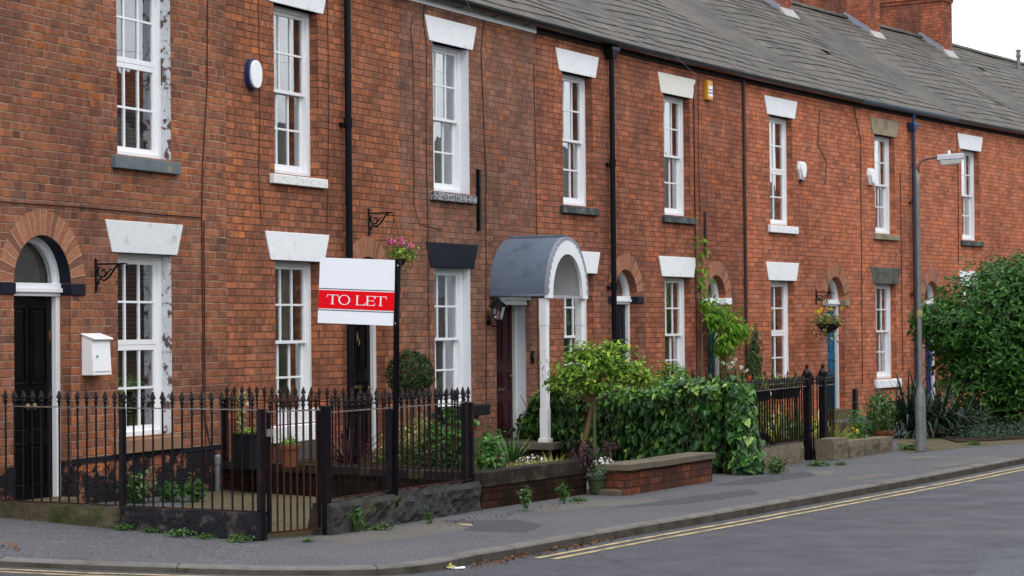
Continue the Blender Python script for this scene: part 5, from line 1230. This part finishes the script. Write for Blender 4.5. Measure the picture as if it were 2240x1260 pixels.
pz = gp(461, 1100, .045); t = thing('drain_pipe', 'short grey drain pipe standing below the left house wall', 'pipe', fpos(1.12, .10, .045)); MB().lathe([(.028,0),(.028,.27),(.036,.28),(.036,.36),(.02,.38)], n=12).build('pipe', M['galv'], t)
pz = gp(1307, 1075, .04); t = pot('potted_plant', 'dark green tub of small white flowers behind the worn step', (pz.x, pz.y+.1, .02), .10, .17, 'greentub', cat='potted plant')
mb = MB(); cloud(mb, (.05, 0, .22), (.12, .10, .10), 260, .035, 'lance', 36); mb.build('foliage', M['lf_green'], t)
mb = MB(); cloud(mb, (.07, 0, .30), (.09, .08, .06), 90, .022, 'petal', 37); mb.build('flowers', M['whitep'], t)
pz = gp(1940, 975); t = pot('potted_plant', 'terracotta pot with a leafy bush at the end of the stone blocks', (5.02, 29.75, .0), .13, .26, 'terracotta', cat='potted plant')
mb = MB(); cloud(mb, (-.05, 0, .50), (.20, .18, .28), 620, .055, 'oval', 38, lump=.4); mb.build('foliage', M['lf_weed'], t); sm_ = MB(); stems(sm_, (0, 0, .2), rtips((-.05, 0, .5), (.2, .18, .28), 8, 3), .006); sm_.build('stems', M['bark'], t)
mb = MB(); cloud(mb, (-.05, 0, .62), (.17, .15, .20), 26, .022, 'petal', 39); mb.build('flowers', M['whitep'], t)
# rail planters hooked over the far railing
for (x0, x1, lab, fc, sd_, u) in ((1636, 1670, 'black rail planter with a red flower beside the ivy hedge', 'redp', 41, .10), (1685, 1732, 'black rail planter with pink flowers right of the columnar conifer', 'pink', 42, .62)):
    a, c = F0+(F1-F0)*u, F0+(F1-F0)*(u+.33); t = thing('rail_planter', lab, 'planter', (a.x, a.y, .80), math.atan2(c.y-a.y, c.x-a.x), 'planters on the far railing'); Lp = (c-a).length
    MB().add([(.02,.03,0),(Lp-.02,.03,0),(Lp-.02,.13,0),(.02,.13,0),(0,.015,.14),(Lp,.015,.14),(Lp,.17,.14),(0,.17,.14)], [(0,3,2,1),(4,5,6,7),(0,1,5,4),(1,2,6,5),(2,3,7,6),(3,0,4,7)]).box(-.01, Lp+.01, .010, .18, .128, .15).build('trough', M['plasticblack'], t, bevel=.006)
    mb = MB(); cloud(mb, (Lp/2, .10, .20), (Lp*.52, .10, .10), 300, .032, 'oval', sd_, lump=.5); blades(mb, (Lp/2, .1, .15), 26, .26, .009, sd_, 1.2, .7, .2); mb.build('foliage', M['lf_lime'], t)
    mb = MB(); q = random.Random(sd_)
    for k in range(5):
        h_ = Vector((q.uniform(.02, Lp), .08, q.uniform(.19, .32)))
        for i in range(9): v = rv(q); leaf(mb, h_+v*.012, v, rv(q), .026, 'petal', q.random())
    mb.build('flowers', M[fc], t)
# ------------------------------------------------------------------ garden plants
# clipped ball by the brown brick house
t = thing('topiary_ball', 'dark clipped ball bush on a bare stem before the white window reveal', 'topiary', (-1.17, 25.1, .25)); mb = MB()
cloud(mb, (0, 0, .93), (.275, .275, .275), 3600, .034, 'oval', 1, lump=.05, lf=3, depth=.28, up=.2, clump=.35); mb.build('crown', M['lf_box'], t)
sm_ = MB(); sm_.tube([(.06, 0, -.05), (.07, 0, .3), (.03, 0, .62), (0, 0, .9)], [.024, .02, .018, .012], 8); stems(sm_, (0, 0, .7), rtips((0, 0, .93), (.25, .25, .25), 14, 1, -1), .007); sm_.build('trunk', M['bark'], t)
t = thing('cordyline', 'purple strap leaved plant behind the right railing', 'plant', (-1.72, 22.9, .27)); mb = MB(); blades(mb, (0, 0, 0), 90, .52, .024, 5, 1.05, .35, .05); mb.build('leaves', M['lf_purple'], t)
shrub('variegated_shrub', 'pale yellow green variegated shrub behind the railing, below the ball bush', 'shrub', (-.98, 23.3, .25), (-.98, 23.3, .47), (.33, .30, .27), 1900, .036, 'round', 'lf_varieg', 6, lump=.3, depth=.35)
shrub('variegated_shrub', 'small yellow green shrub left of the sign post', 'shrub', (-1.28, 23.4, .25), (-1.28, 23.4, .36), (.24, .22, .16), 750, .034, 'round', 'lf_varieg', 7, lump=.35, depth=.4)
shrub('broad_leaf_shrub', 'dark broad leaved shrub behind the right end of the railing', 'shrub', (-.66, 22.6, .25), (-.66, 22.6, .52), (.26, .24, .30), 520, .10, 'lance', 'lf_laurel', 8, lump=.35, w=1.5, hang=.2, depth=.5)
shrub('dark_low_shrub', 'low very dark shrub under the pale variegated shrub', 'shrub', (-.86, 22.3, .25), (-.80, 22.2, .36), (.32, .2, .16), 620, .055, 'oval', 'lf_box', 9, lump=.35)
shrub('laurel_shrub', 'bright green leafy shrub beside the black corner post of the railing', 'shrub', (-.235, 21.3, .25), (-.235, 21.3, .46), (.155, .17, .24), 520, .07, 'oval', 'lf_bright', 10, lump=.38, w=.9, hang=-.1, depth=.6, up=.6)
t = thing('window_box', 'black trough on the ground-floor sill of the brown brick house', 'planter', fpos(6.66, .02, .70), fang(6.7)); MB().box(-.55, .60, -.20, -.02, -.11, .03).build('trough', M['plasticblack'], t, bevel=.01)
t = thing('spiky_plant', 'green sword leaved plant between the bright shrub and the porch', 'plant', at(1120, 995, 23.6)); t.location.z = .25; mb = MB(); blades(mb, (0, 0, 0), 34, .42, .032, 21, .95, .2, .05); mb.build('leaves', M['lf_green'], t)
for i, (x, y, D, n, ln, m, lab) in enumerate(((1112, 1018, 21.6, 130, .17, 'lf_yellow', 'yellow grass clump at the left of the planter wall'), (1165, 1015, 21.9, 150, .21, 'lf_yellow', 'tall yellow grass clump in the middle of the planter wall'), (1213, 1006, 22.3, 150, .23, 'lf_yellow', 'arching pale grass clump at the right of the planter wall'))):
    p = at(x, y, D); t = thing('ornamental_grass', lab, 'grass clump', (p.x, p.y, .26), 0, 'yellow grasses in the planter'); mb = MB(); blades(mb, (0, 0, .0), n, ln, .008, 30+i, 1.15, .75, .10); mb.build('leaves', M[m], t)
    if i == 1: f = MB(); cloud(f, (0, 0, .12), (.16, .12, .05), 70, .02, 'petal', 5); f.build('flowers', M['whitep'], t)
shrub('burgundy_plant', 'burgundy leaved plant spilling over the right end of the planter wall', 'plant', (.72, 22.35, .1), (.70, 22.38, .37), (.16, .15, .17), 620, .042, 'oval', 'lf_burg', 14, lump=.4, hang=.5)
shrub('burgundy_plant', 'small burgundy sprig rising in front of the ivy hedge', 'plant', (.98, 22.75, .05), (1.00, 22.8, .46), (.09, .08, .05), 70, .05, 'oval', 'lf_burg', 15, lump=.4, stem=5)
# little tree with an umbrella crown
t = thing('small_tree', 'small umbrella crowned tree leaning on a stake before the ivy hedge', 'tree', (.70, 23.5, .22)); mb = MB()
for i, (dx, dy, dz, rx, rz, n) in enumerate(((-.16, 0, .98, .27, .17, 800), (.14, -.02, 1.10, .30, .20, 1000), (.44, .05, .99, .27, .15, 650), (-.04, .05, 1.19, .20, .12, 320), (.28, 0, 1.24, .19, .10, 300), (.62, .0, .90, .14, .07, 160), (-.34, 0, .88, .12, .08, 150), (.10, -.1, .86, .22, .10, 300))):
    cloud(mb, (dx+.10, dy, dz), (rx, rx*.9, rz), int(n*.9), .060, 'oval', 60+i, lump=.55, lf=2.8, depth=.8, up=.6, w=1.0, clump=.25)
mb.build('crown', M['lf_lime'], t)
tr = MB(); tr.tube([(0, 0, -.1), (.02, 0, .12), (.10, .0, .42), (.14, 0, .62), (.18, 0, .80)], [.034, .030, .026, .026, .018], 9)
stems(tr, (.15, 0, .66), [(-.2, 0, .95), (-.05, .1, 1.15), (.25, -.1, 1.2), (.45, .05, 1.05), (.65, 0, .9), (.3, .15, 1.0), (0, -.15, .9), (-.35, 0, .82)], .014, .15, 3); tr.build('trunk', M['bark'], t)
tag(MB().tube([(0, 0, 0), (.01, 0, .75)], .017, 8).build('tree_stake', M['stake'], loc=(.86, 23.45, .15)), 'mossy wooden stake standing right of the small tree trunk', 'stake')

# ivy over the divider railing: leaf wall around a dark box painted as the inner shade
def hedge():
    t = thing('ivy_hedge', 'thick glossy ivy hedge covering a fence behind the brick bench wall', 'hedge', (1.6, 26.9, 0)); o = Vector((1.6, 26.9, 0)); q = random.Random(77); mb = MB()
    P = [Vector((.24, 29.35, 0)), Vector((.82, 28.45, 0)), Vector((1.42, 27.0, 0)), Vector((2.02, 25.95, 0)), Vector((2.52, 25.22, 0))]
    seg = [(a, b, (b-a).length) for a, b in zip(P, P[1:])]; T = sum(s_[2] for s_ in seg)
    def along(u):
        d = u*T
        for a, b, l in seg:
            if d <= l: return a+(b-a)*(d/l), (b-a).normalized()
            d -= l
        return P[-1], (P[-1]-P[-2]).normalized()
    def top(u): return .88+.11*u+.05*math.sin(u*9)+.05*noise.noise(Vector((u*14, 0, 0))) - .35*smooth(.12, .0, u)
    for i in range(7600):
        u = q.random()**.9; c, d = along(u); nrm_ = Vector((d.y, -d.x, 0))  # towards the street/camera side
        if nrm_.y > 0: nrm_ = -nrm_
        h = top(u)
        a = q.uniform(-1.2, 3.5) if q.random() < .9 else q.uniform(-1.2, 4.3)          # angle around the section: -1.2..pi
        z = q.random(); th = .22*(1+.5*noise.noise(Vector((u*11, z*4, 1)))+.35*noise.noise(Vector((u*30, z*11, 5))))
        if q.random() < .62:                    # camera facing side
            p = c+nrm_*th*q.uniform(.55, 1.05)+Vector((0, 0, .10+z*(h-.14))); nn = nrm_
        elif q.random() < .72:                  # top
            s_ = q.uniform(-1, 1); p = c+nrm_*th*s_+Vector((0, 0, h-.07*s_*s_+q.uniform(-.05, .03))); nn = Vector((0, 0, 1))+nrm_*s_*.6
        else:
            p = c-nrm_*th*q.uniform(.6, 1)+Vector((0, 0, .1+z*(h-.14))); nn = -nrm_
        if q.random() < .25*smooth(.25, .0, z) : continue
        nn = (nn.normalized()+rv(q)*.55+Vector((0, 0, .35))).normalized()
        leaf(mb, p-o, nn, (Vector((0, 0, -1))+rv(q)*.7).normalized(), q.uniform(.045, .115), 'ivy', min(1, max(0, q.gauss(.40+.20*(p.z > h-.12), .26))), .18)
    # rounded end and the skirt reaching the pavement
    e = Vector((2.60, 25.12, 0))
    for i in range(1500):
        v = rv(q); z = .05+q.random()*.98; rr = .14*(1+.4*noise.noise(v*2+Vector((0, 0, z*4))))*(1.15 if z < .35 else 1)
        p = e+Vector((v.x, v.y, 0)).normalized()*rr*q.uniform(.7, 1.1)+Vector((.06*(z < .4), -.02, z)); nn = (Vector((v.x, v.y, .3)).normalized()+rv(q)*.45).normalized()
        leaf(mb, p-o, nn, (Vector((0, 0, -1))+rv(q)*.6).normalized(), q.uniform(.065, .125), 'ivy', min(1, max(0, q.gauss(.5, .25))), .18)
    for i in range(170):                        # loose trails sticking out
        u = q.random(); c, d = along(u); p = c+Vector((q.uniform(-.1, .1), q.uniform(-.1, .1), top(u)+q.uniform(0, .09))); leaf(mb, p-o, (rv(q)+Vector((0, -.5, .6))).normalized(), rv(q), q.uniform(.05, .08), 'ivy', q.random())
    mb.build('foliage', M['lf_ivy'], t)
    cb = MB()
    for k in range(24):
        u0, u1 = k/24, (k+1)/24; a, da = along(u0); b, db = along(u1-.001)
        na = Vector((da.y, -da.x, 0)); 
        for w0, z0, z1 in ((.10, .05, top(u0)-.12),): 
            pa, pc = a-o, b-o; cb.add([pa+na*w0+Vector((0,0,z0)), pc+na*w0+Vector((0,0,z0)), pc-na*w0+Vector((0,0,z0)), pa-na*w0+Vector((0,0,z0)), pa+na*w0+Vector((0,0,z1)), pc+na*w0+Vector((0,0,z1)), pc-na*w0+Vector((0,0,z1)), pa-na*w0+Vector((0,0,z1))], [(0,1,5,4),(2,3,7,6),(4,5,6,7)])
    cb.build('shade_core', M['soil'], t)
    s_ = MB()
    for k in range(60): u = q.random(); c, d = along(u); a = c-o+Vector((q.uniform(-.12, .12), -.16, .0)); s_.tube([a, a+Vector((q.uniform(-.1, .1), q.uniform(-.05, .02), .35)), a+Vector((q.uniform(-.2, .2), .05, .8))], .005, 4, False)
    s_.build('stems', M['bark'], t)
hedge()

c = at(1475, 822, 31.0); shrub('ball_conifer', 'bright green rounded conifer peeping over the ivy hedge', 'conifer', (c.x, c.y, .1), (c.x, c.y, .86), (.27, .26, .32), 2400, .06, 'needle', 'lf_ballcon', 16, lump=.1, depth=.3, up=.8, hang=-.5, w=2)
c = at(1651, 800, 33.5); t = shrub('columnar_conifer', 'slim columnar conifer left of the two-pane-wide ground window', 'conifer', (c.x, c.y, .1), (c.x, c.y, .93), (.12, .12, .66), 2300, .075, 'needle', 'lf_conifer', 17, lump=.28, depth=.4, up=.2, hang=-.9, w=2.2)
c = at(1605, 820, 33.0); shrub('rose_bush', 'leggy rose bush with white blooms left of the columnar conifer', 'shrub', (c.x, c.y, .1), (c.x, c.y, .82), (.24, .2, .34), 420, .06, 'oval', 'lf_bright', 18, lump=.6, depth=.8, stem=14)
f = MB(); q = random.Random(9)
for k in range(9):
    h_ = Vector((q.uniform(-.26, .24), q.uniform(-.1, .1), q.uniform(-.25, .32)))
    for i in range(10): v = rv(q); leaf(f, h_+v*.022, v, rv(q), .035, 'petal', q.random())
tt = thing('white_roses', 'cluster of white rose blooms above the ivy hedge end', 'flowers', (c.x, c.y-.05, .90)); f.build('petals', M['whitep'], tt)
# wisteria beside the teal door
t = thing('climbing_wisteria', 'lime green climber hanging in a mass over the teal door', 'climber', fpos(14.45, .06, .22), fang(14.45)); mb = MB(); q = random.Random(3)
for i, (x, y, z, rx, rz, n, h_) in enumerate(((.25, -.16, 1.62, .25, .22, 480, .6), (.62, -.28, 1.42, .31, .22, 620, .7), (.45, -.22, 1.15, .24, .16, 300, .9), (1.10, -.22, 1.38, .22, .18, 160, .8), (.05, -.08, 1.85, .10, .16, 80, .5), (.02, -.05, 2.20, .07, .28, 60, .5), (-.02, -.04, 2.7, .05, .26, 34, .4), (.95, -.15, 1.75, .06, .10, 30, .3))):
    cloud(mb, (x, y, z), (rx, .16, rz), n, .105, 'lance', 80+i, lump=.5, depth=.7, up=.3, hang=h_, w=1.25)
mb.build('foliage', M['lf_wist'], t)
sm_ = MB(); sm_.tube([(.02, -.02, -.1), (.0, -.03, .6), (.05, -.02, 1.2), (.0, -.03, 1.9), (.02, -.02, 2.6), (.0, -.02, 3.1)], [.022, .02, .018, .012, .008, .004], 7); sm_.tube([(.03, -.03, 1.3), (.2, -.12, 1.6), (.5, -.2, 1.65), (.9, -.2, 1.55)], [.012, .01, .008, .005], 6); sm_.build('stems', M['bark'], t)
# bed behind the far railing
for i, (x, y, D, n, ln, w_, m, lab) in enumerate(((1700, 965, 29.5, 34, .62, .050, 'lf_yellow', 'yellow striped sword plant behind the middle of the far railing'), (1740, 965, 29.2, 30, .58, .050, 'lf_green', 'green sword plant behind the far railing near its gate'), (1786, 950, 30.5, 30, .55, .045, 'lf_yellow', 'yellow striped sword plant behind the far gate'), (1822, 960, 28.9, 24, .50, .045, 'lf_yellow', 'arching yellow sword plant right of the far gate'))):
    p = at(x, y, D); t = thing('sword_plant', lab, 'plant', (p.x, p.y, .12), 0, 'sword leaved plants by the far gate'); mb = MB(); blades(mb, (0, 0, 0), n, ln, w_, 90+i, .75, .45, .06); mb.build('leaves', M[m], t)
shrub('flower_shrub', 'small whitish flowered shrub behind the railing by the hedge end', 'shrub', at(1668, 940, 28.5), at(1668, 915, 28.5), (.24, .2, .28), 420, .04, 'oval', 'lf_weed', 19, lump=.5, depth=.8)
for i, (x, y, D, rx, rz, n, m, lab) in enumerate(((1875, 930, 30.5, .17, .26, 520, 'lf_bright', 'pale budded leafy plant in the far flower bed'), (1905, 945, 31.5, .14, .18, 420, 'lf_box', 'small dark bush in the far flower bed'), (1850, 962, 29.3, .26, .10, 420, 'lf_lime', 'low yellowish plants behind the second stone block'), (1915, 962, 29.8, .18, .09, 260, 'lf_weed', 'low green plants behind the tan stone block'))):
    c = at(x, y, D); shrub('garden_plant', lab, 'plant', (c.x, c.y, .1), c, (rx, .15, rz), n, .04, 'oval', m, 100+i, lump=.5, depth=.7, group='plants in the far flower bed')
tt = thing('yellow_pansies', 'two yellow blooms in the far flower bed', 'flowers', at(1866, 940, 29.4)); f = MB()
for h_ in (Vector((0, 0, .02)), Vector((.06, 0, -.01))):
    for i in range(10): v = rv(q); leaf(f, h_+v*.010, v, rv(q), .024, 'petal', q.random())
f.build('petals', M['yellowp'], tt)
# big strap plant and laurel on the right
c = gp(2040, 945); t = thing('strap_leaf_plant', 'large dark strap leaved clump left of the big laurel bush', 'plant', (6.15, 33.0, .02)); mb = MB()
for i, (dx, dy, dz, ln) in enumerate(((0, 0, .22, .95), (-.22, -.05, .28, .85), (.30, .1, .2, .95), (-.1, -.2, .05, .8), (.5, -.1, .05, .85), (-.42, 0, .2, .75))): blades(mb, (dx, dy, dz), 100, ln, .042, 110+i, 1.45, 1.0, .08)
mb.build('leaves', M['lf_strap'], t); s_ = MB(); 
for dx in (0, -.25, .25): s_.tube([(dx*.6, 0, -.05), (dx, 0, .35)], .05, 8)
s_.build('stems', M['bark'], t)
t = thing('big_laurel_bush', 'huge rounded laurel bush at the right edge behind the pavement', 'bush', (8.16, 36.6, 0)); mb = MB()
for i, (dx, dy, dz, rx, ry, rz, n) in enumerate(((0, 0, 1.75, 1.15, 1.1, .95, 3600), (-.85, -.2, 1.62, .62, .7, .55, 1500), (.75, -.1, 2.05, .95, .9, .95, 3000), (1.2, 0, 1.3, 1.0, 1.0, 1.1, 2600), (-.25, -.35, 1.05, .75, .7, .55, 1500), (.35, -.5, .95, .9, .8, .65, 1800), (-1.33, -.3, 1.72, .25, .3, .26, 300), (1.5, -.4, .7, .9, .7, .7, 1300), (.1, .1, 2.35, .6, .6, .42, 900), (-.35, -.3, .50, .75, .6, .45, 900), (.5, -.6, .45, .9, .7, .42, 1100), (1.4, -.7, .45, .9, .7, .5, 900), (-.75, -.1, .95, .5, .5, .4, 600))):
    cloud(mb, (dx, dy, dz), (rx, ry, rz), int(n*1.55), .115, 'oval', 120+i, lump=.26, lf=2.2, depth=.5, up=.35, hang=-.3, w=.7, clump=.35)
mb.build('foliage', M['lf_laurel'], t)
s_ = MB(); stems(s_, (0, 0, -.05), [(-.9, 0, 1.6), (-.3, 0, 2), (.3, .2, 2.3), (.9, 0, 2.2), (1.3, 0, 1.3), (-.3, -.3, 1.0), (.4, -.5, 1.0), (0, 0, 1.7)], .05, .12, 5); s_.build('trunk', M['bark'], t)
mb = MB(); cloud(mb, (0, 0, 0), (1.7, .65, .16), 3000, .05, 'oval', 140, lump=.35, depth=.8, zmin=-.02); cloud(mb, (1.9, 1.6, .0), (1.6, 1.2, .20), 2200, .05, 'oval', 141, lump=.35, depth=.8, zmin=-.02)
g_ = mb.build('ground_cover', M['lf_cover'], loc=(7.55, 33.2, .04), rz=R(50)); tag(g_, 'low dark evergreen carpet in front of the big laurel bush', 'ground cover', kind='stuff')
tt = thing('pink_flowers', 'single pink bloom left of the big laurel by the royal blue door', 'flowers', at(2058, 786, 37.5)); f = MB()
for i in range(16): v = rv(q); leaf(f, v*.02, v, rv(q), .045, 'petal', q.random())
f.build('petals', M['pink'], tt); s_ = MB().tube([(0, 0, 0), (.02, 0, -.5)], .005, 4); s_.build('stems', M['bark'], tt)

# ------------------------------------------------------------------ weeds, leaves, litter
def weed(x, y, z, label, kind, size, seed, m='lf_weed', D=None):
    p = gp(x, y, z); t = thing('weed_clump', label, 'weed', p, 0, 'weeds at the foot of the walls'); mb = MB()
    if kind == 'grass': blades(mb, (0, 0, 0), 60, size, .007, seed, 1.2, .5, size*.5)
    elif kind == 'tall': cloud(mb, (0, 0, size*.5), (size*.22, size*.22, size*.5), 90, size*.20, 'lance', seed, lump=.5, depth=.9, up=.5, w=1.6); blades(mb, (0, 0, 0), 8, size, .006, seed, .4, .2, .02)
    elif kind == 'fern': cloud(mb, (0, 0, size*.75), (size*.8, size*.6, size*.8), 240, size*.36, 'lance', seed, lump=.5, depth=.9, up=.5, w=1.5, zmin=0); blades(mb, (0, 0, 0), 26, size*1.7, size*.09, seed, .8, .6, .03)
    else: cloud(mb, (0, 0, size*.3), (size*1.5, size*.6, size*.5), int(230), size*.36, 'lance', seed, lump=.5, depth=.8, up=.8, w=1.9, zmin=.0)
    mb.build('leaves', M[m], t)
for i, (x, y, z, k, s_, lab) in enumerate(((80, 1128, .1, 'tall', .10, 'tiny sprig on the mossy stone kerb at far left'), (268, 1158, .06, 'low', .06, 'small weed tuft where the black stone kerb begins'), (330, 1163, .05, 'low', .05, 'small brownish weed tuft below the black stone kerb'), (392, 1172, .04, 'low', .075, 'leafy weed tuft below the middle of the black kerb'), (450, 1177, .03, 'low', .05, 'thin weed tuft right of the middle of the black kerb'), (522, 1184, .02, 'low', .07, 'broad leaved weed at the foot of the left gate post'),
    (672, 1186, 0, 'grass', .06, 'tuft of grass in front of the iron gate'), (575, 1182, 0, 'grass', .05, 'few grass blades before the left gate post'), (778, 1164, 0, 'tall', .24, 'tall weed growing up the rough stone wall'), (826, 1160, 0, 'low', .085, 'bright broad weed at the foot of the rough stone wall'), (845, 1150, 0, 'tall', .10, 'reddish weed sprig right of the bright broad weed'), (940, 1146, 0, 'tall', .15, 'weed at the foot of the rough wall near its right end'),
    (1150, 1118, 0, 'tall', .26, 'tall weed against the planter wall'), (1235, 1102, 0, 'tall', .24, 'flowering weed near the right end of the planter wall'), (1265, 1097, 0, 'low', .06, 'low brown weed at the planter wall end'), (1700, 1036, 0, 'fern', .13, 'large bright green weed before the lichen grey wall'), (1688, 1038, 0, 'tall', .18, 'upright green weed before the lichen grey wall'), (1790, 1020, 0, 'low', .09, 'green weed in front of the far gate'), (1838, 1018, 0, 'low', .06, 'small weed below the first stone block'),
    (1998, 985, 0, 'low', .13, 'dark weed at the foot of the street lamp'), (2130, 974, 0, 'low', .08, 'weed edging the dark ground cover'), (300, 1105, .045, 'fern', .21, 'narrow leaved plant inside the left railing'), (372, 1100, .045, 'fern', .14, 'dark leafy plant against the peeling plinth'), (425, 1098, .045, 'fern', .15, 'dark green fern like plant by the drain pipe'), (800, 1060, .045, 'low', .16, 'weed inside the railing at the dark garden wall'))):
    weed(x, y, z, lab, k, s_, 200+i, 'lf_weed' if i % 3 else 'lf_green')
q = random.Random(5); mb = MB()
for i in range(210):                         # dry leaves blown along the gutter and wall foot
    x = q.uniform(1030, 1400) if i < 198 else q.uniform(0, 45)
    y = 1239-(x-1030)*.212+q.uniform(-3, 7) if i < 198 else 1209+q.uniform(-4, 6)+x*.05
    p = gp(x, y, -.07 if i < 198 else .03); p.z = zroad(p.x)+.012 if i < 198 else zpave(p.x)+.01
    leaf(mb, p, (Vector((0, 0, 1))+rv(q)*.7).normalized(), rv(q), q.uniform(.025, .055), 'oval', q.random(), .5)
for i in range(60): x = q.uniform(960, 1290); p = gp(x, 1150-(x-960)*.17+q.uniform(-3, 8), 0); p.z = .008; leaf(mb, p, (Vector((0, 0, 1))+rv(q)*.6).normalized(), rv(q), q.uniform(.02, .04), 'oval', q.random(), .5)
tag(mb.build('fallen_leaves', M['deadleaf']), 'dry brown leaves blown along the gutter and wall foot', 'fallen leaves', kind='stuff')
p = gp(978, 1246, zroad(-.4)); t = thing('litter_wrapper', 'crumpled yellow wrapper lying against the kerb corner', 'litter', (p.x, p.y+.03, p.z), R(-25))
b = MB(); n = 7; vs = [((i/n-.5)*.11, (.04-.07*j/4)+.01*math.sin(i*2.1+j), .012+.045*(1-abs(i/n-.35)*1.6)*(1-j/4)+.008*math.sin(i*3.3+j*2)) for j in range(5) for i in range(n+1)]
b.add(vs, [(j*(n+1)+i, j*(n+1)+i+1, (j+1)*(n+1)+i+1, (j+1)*(n+1)+i) for j in range(4) for i in range(n)]); b.build('foil', M['litter'], t)
tag(MB().add([(-.04,-.01,0),(.05,-.015,.002),(.045,.02,.012),(-.03,.02,.006)], [(0,1,2,3)]).build('paper_scrap', M['signwhite'], loc=gp(1003, 1246, zroad(-.3))+Vector((0, 0, .01))), 'crumpled clear wrapper beside the yellow one', 'litter')

# ------------------------------------------------------------------ the other side of the street, seen only in the window glass
M['oppwall'] = plain('sooty_brick_front', (.055,.042,.036), .95, .3, 2, .2)
def opposite():
    d = Vector((math.cos(R(60)), math.sin(R(60)), 0)); n_ = Vector((d.y, -d.x, 0)); o = Vector((0, 17, 0))+n_*13.0
    for i, (u, l, e, r) in enumerate(((-6, 11, 5.7, 8.6), (5, 10, 5.5, 8.4), (15, 14, 5.7, 8.7), (29, 16, 5.5, 8.5), (45, 20, 5.8, 8.8))):
        p = o+d*u; t = thing('opposite_house', ['brick house across the road, nearest the side street', 'lower brick house across the road behind the tall hedge', 'long brick house across the road with one stack', 'fourth brick house along the far side of the road', 'last long brick house across the road'][i], 'house', p, R(60), 'houses across the road')
        MB().box(0, l, -7, 0, -.2, e).build('wall', M['oppwall'], t)
        MB().prism([(-7.3, e-.05), (.3, e-.05), (-3.5, r)], 0, l).build('roof', M['slate'], t, loc=(l, 0, 0), rz=R(90))
        MB().box(1, 1.7, -4.6, -2.6, r-1, r+1.3).build('chimney', M['chim'], t)
    h = o+d*14-n_*4.6; mb = MB(); cloud(mb, (0, 0, 1.3), (9.5, .7, 1.8), 5200, .28, 'round', 300, lump=.15, depth=.3, zmin=0)
    t = thing('tall_hedge', 'tall yellow green hedge across the road, mirrored in the glass', 'hedge', h, R(60)); mb.build('foliage', M['lf_lime'], t); MB().box(-9, 9, -.4, .4, 0, 2.6).build('shade_core', M['soil'], t)  # dark box inside stands for the shade between the leaves
opposite()
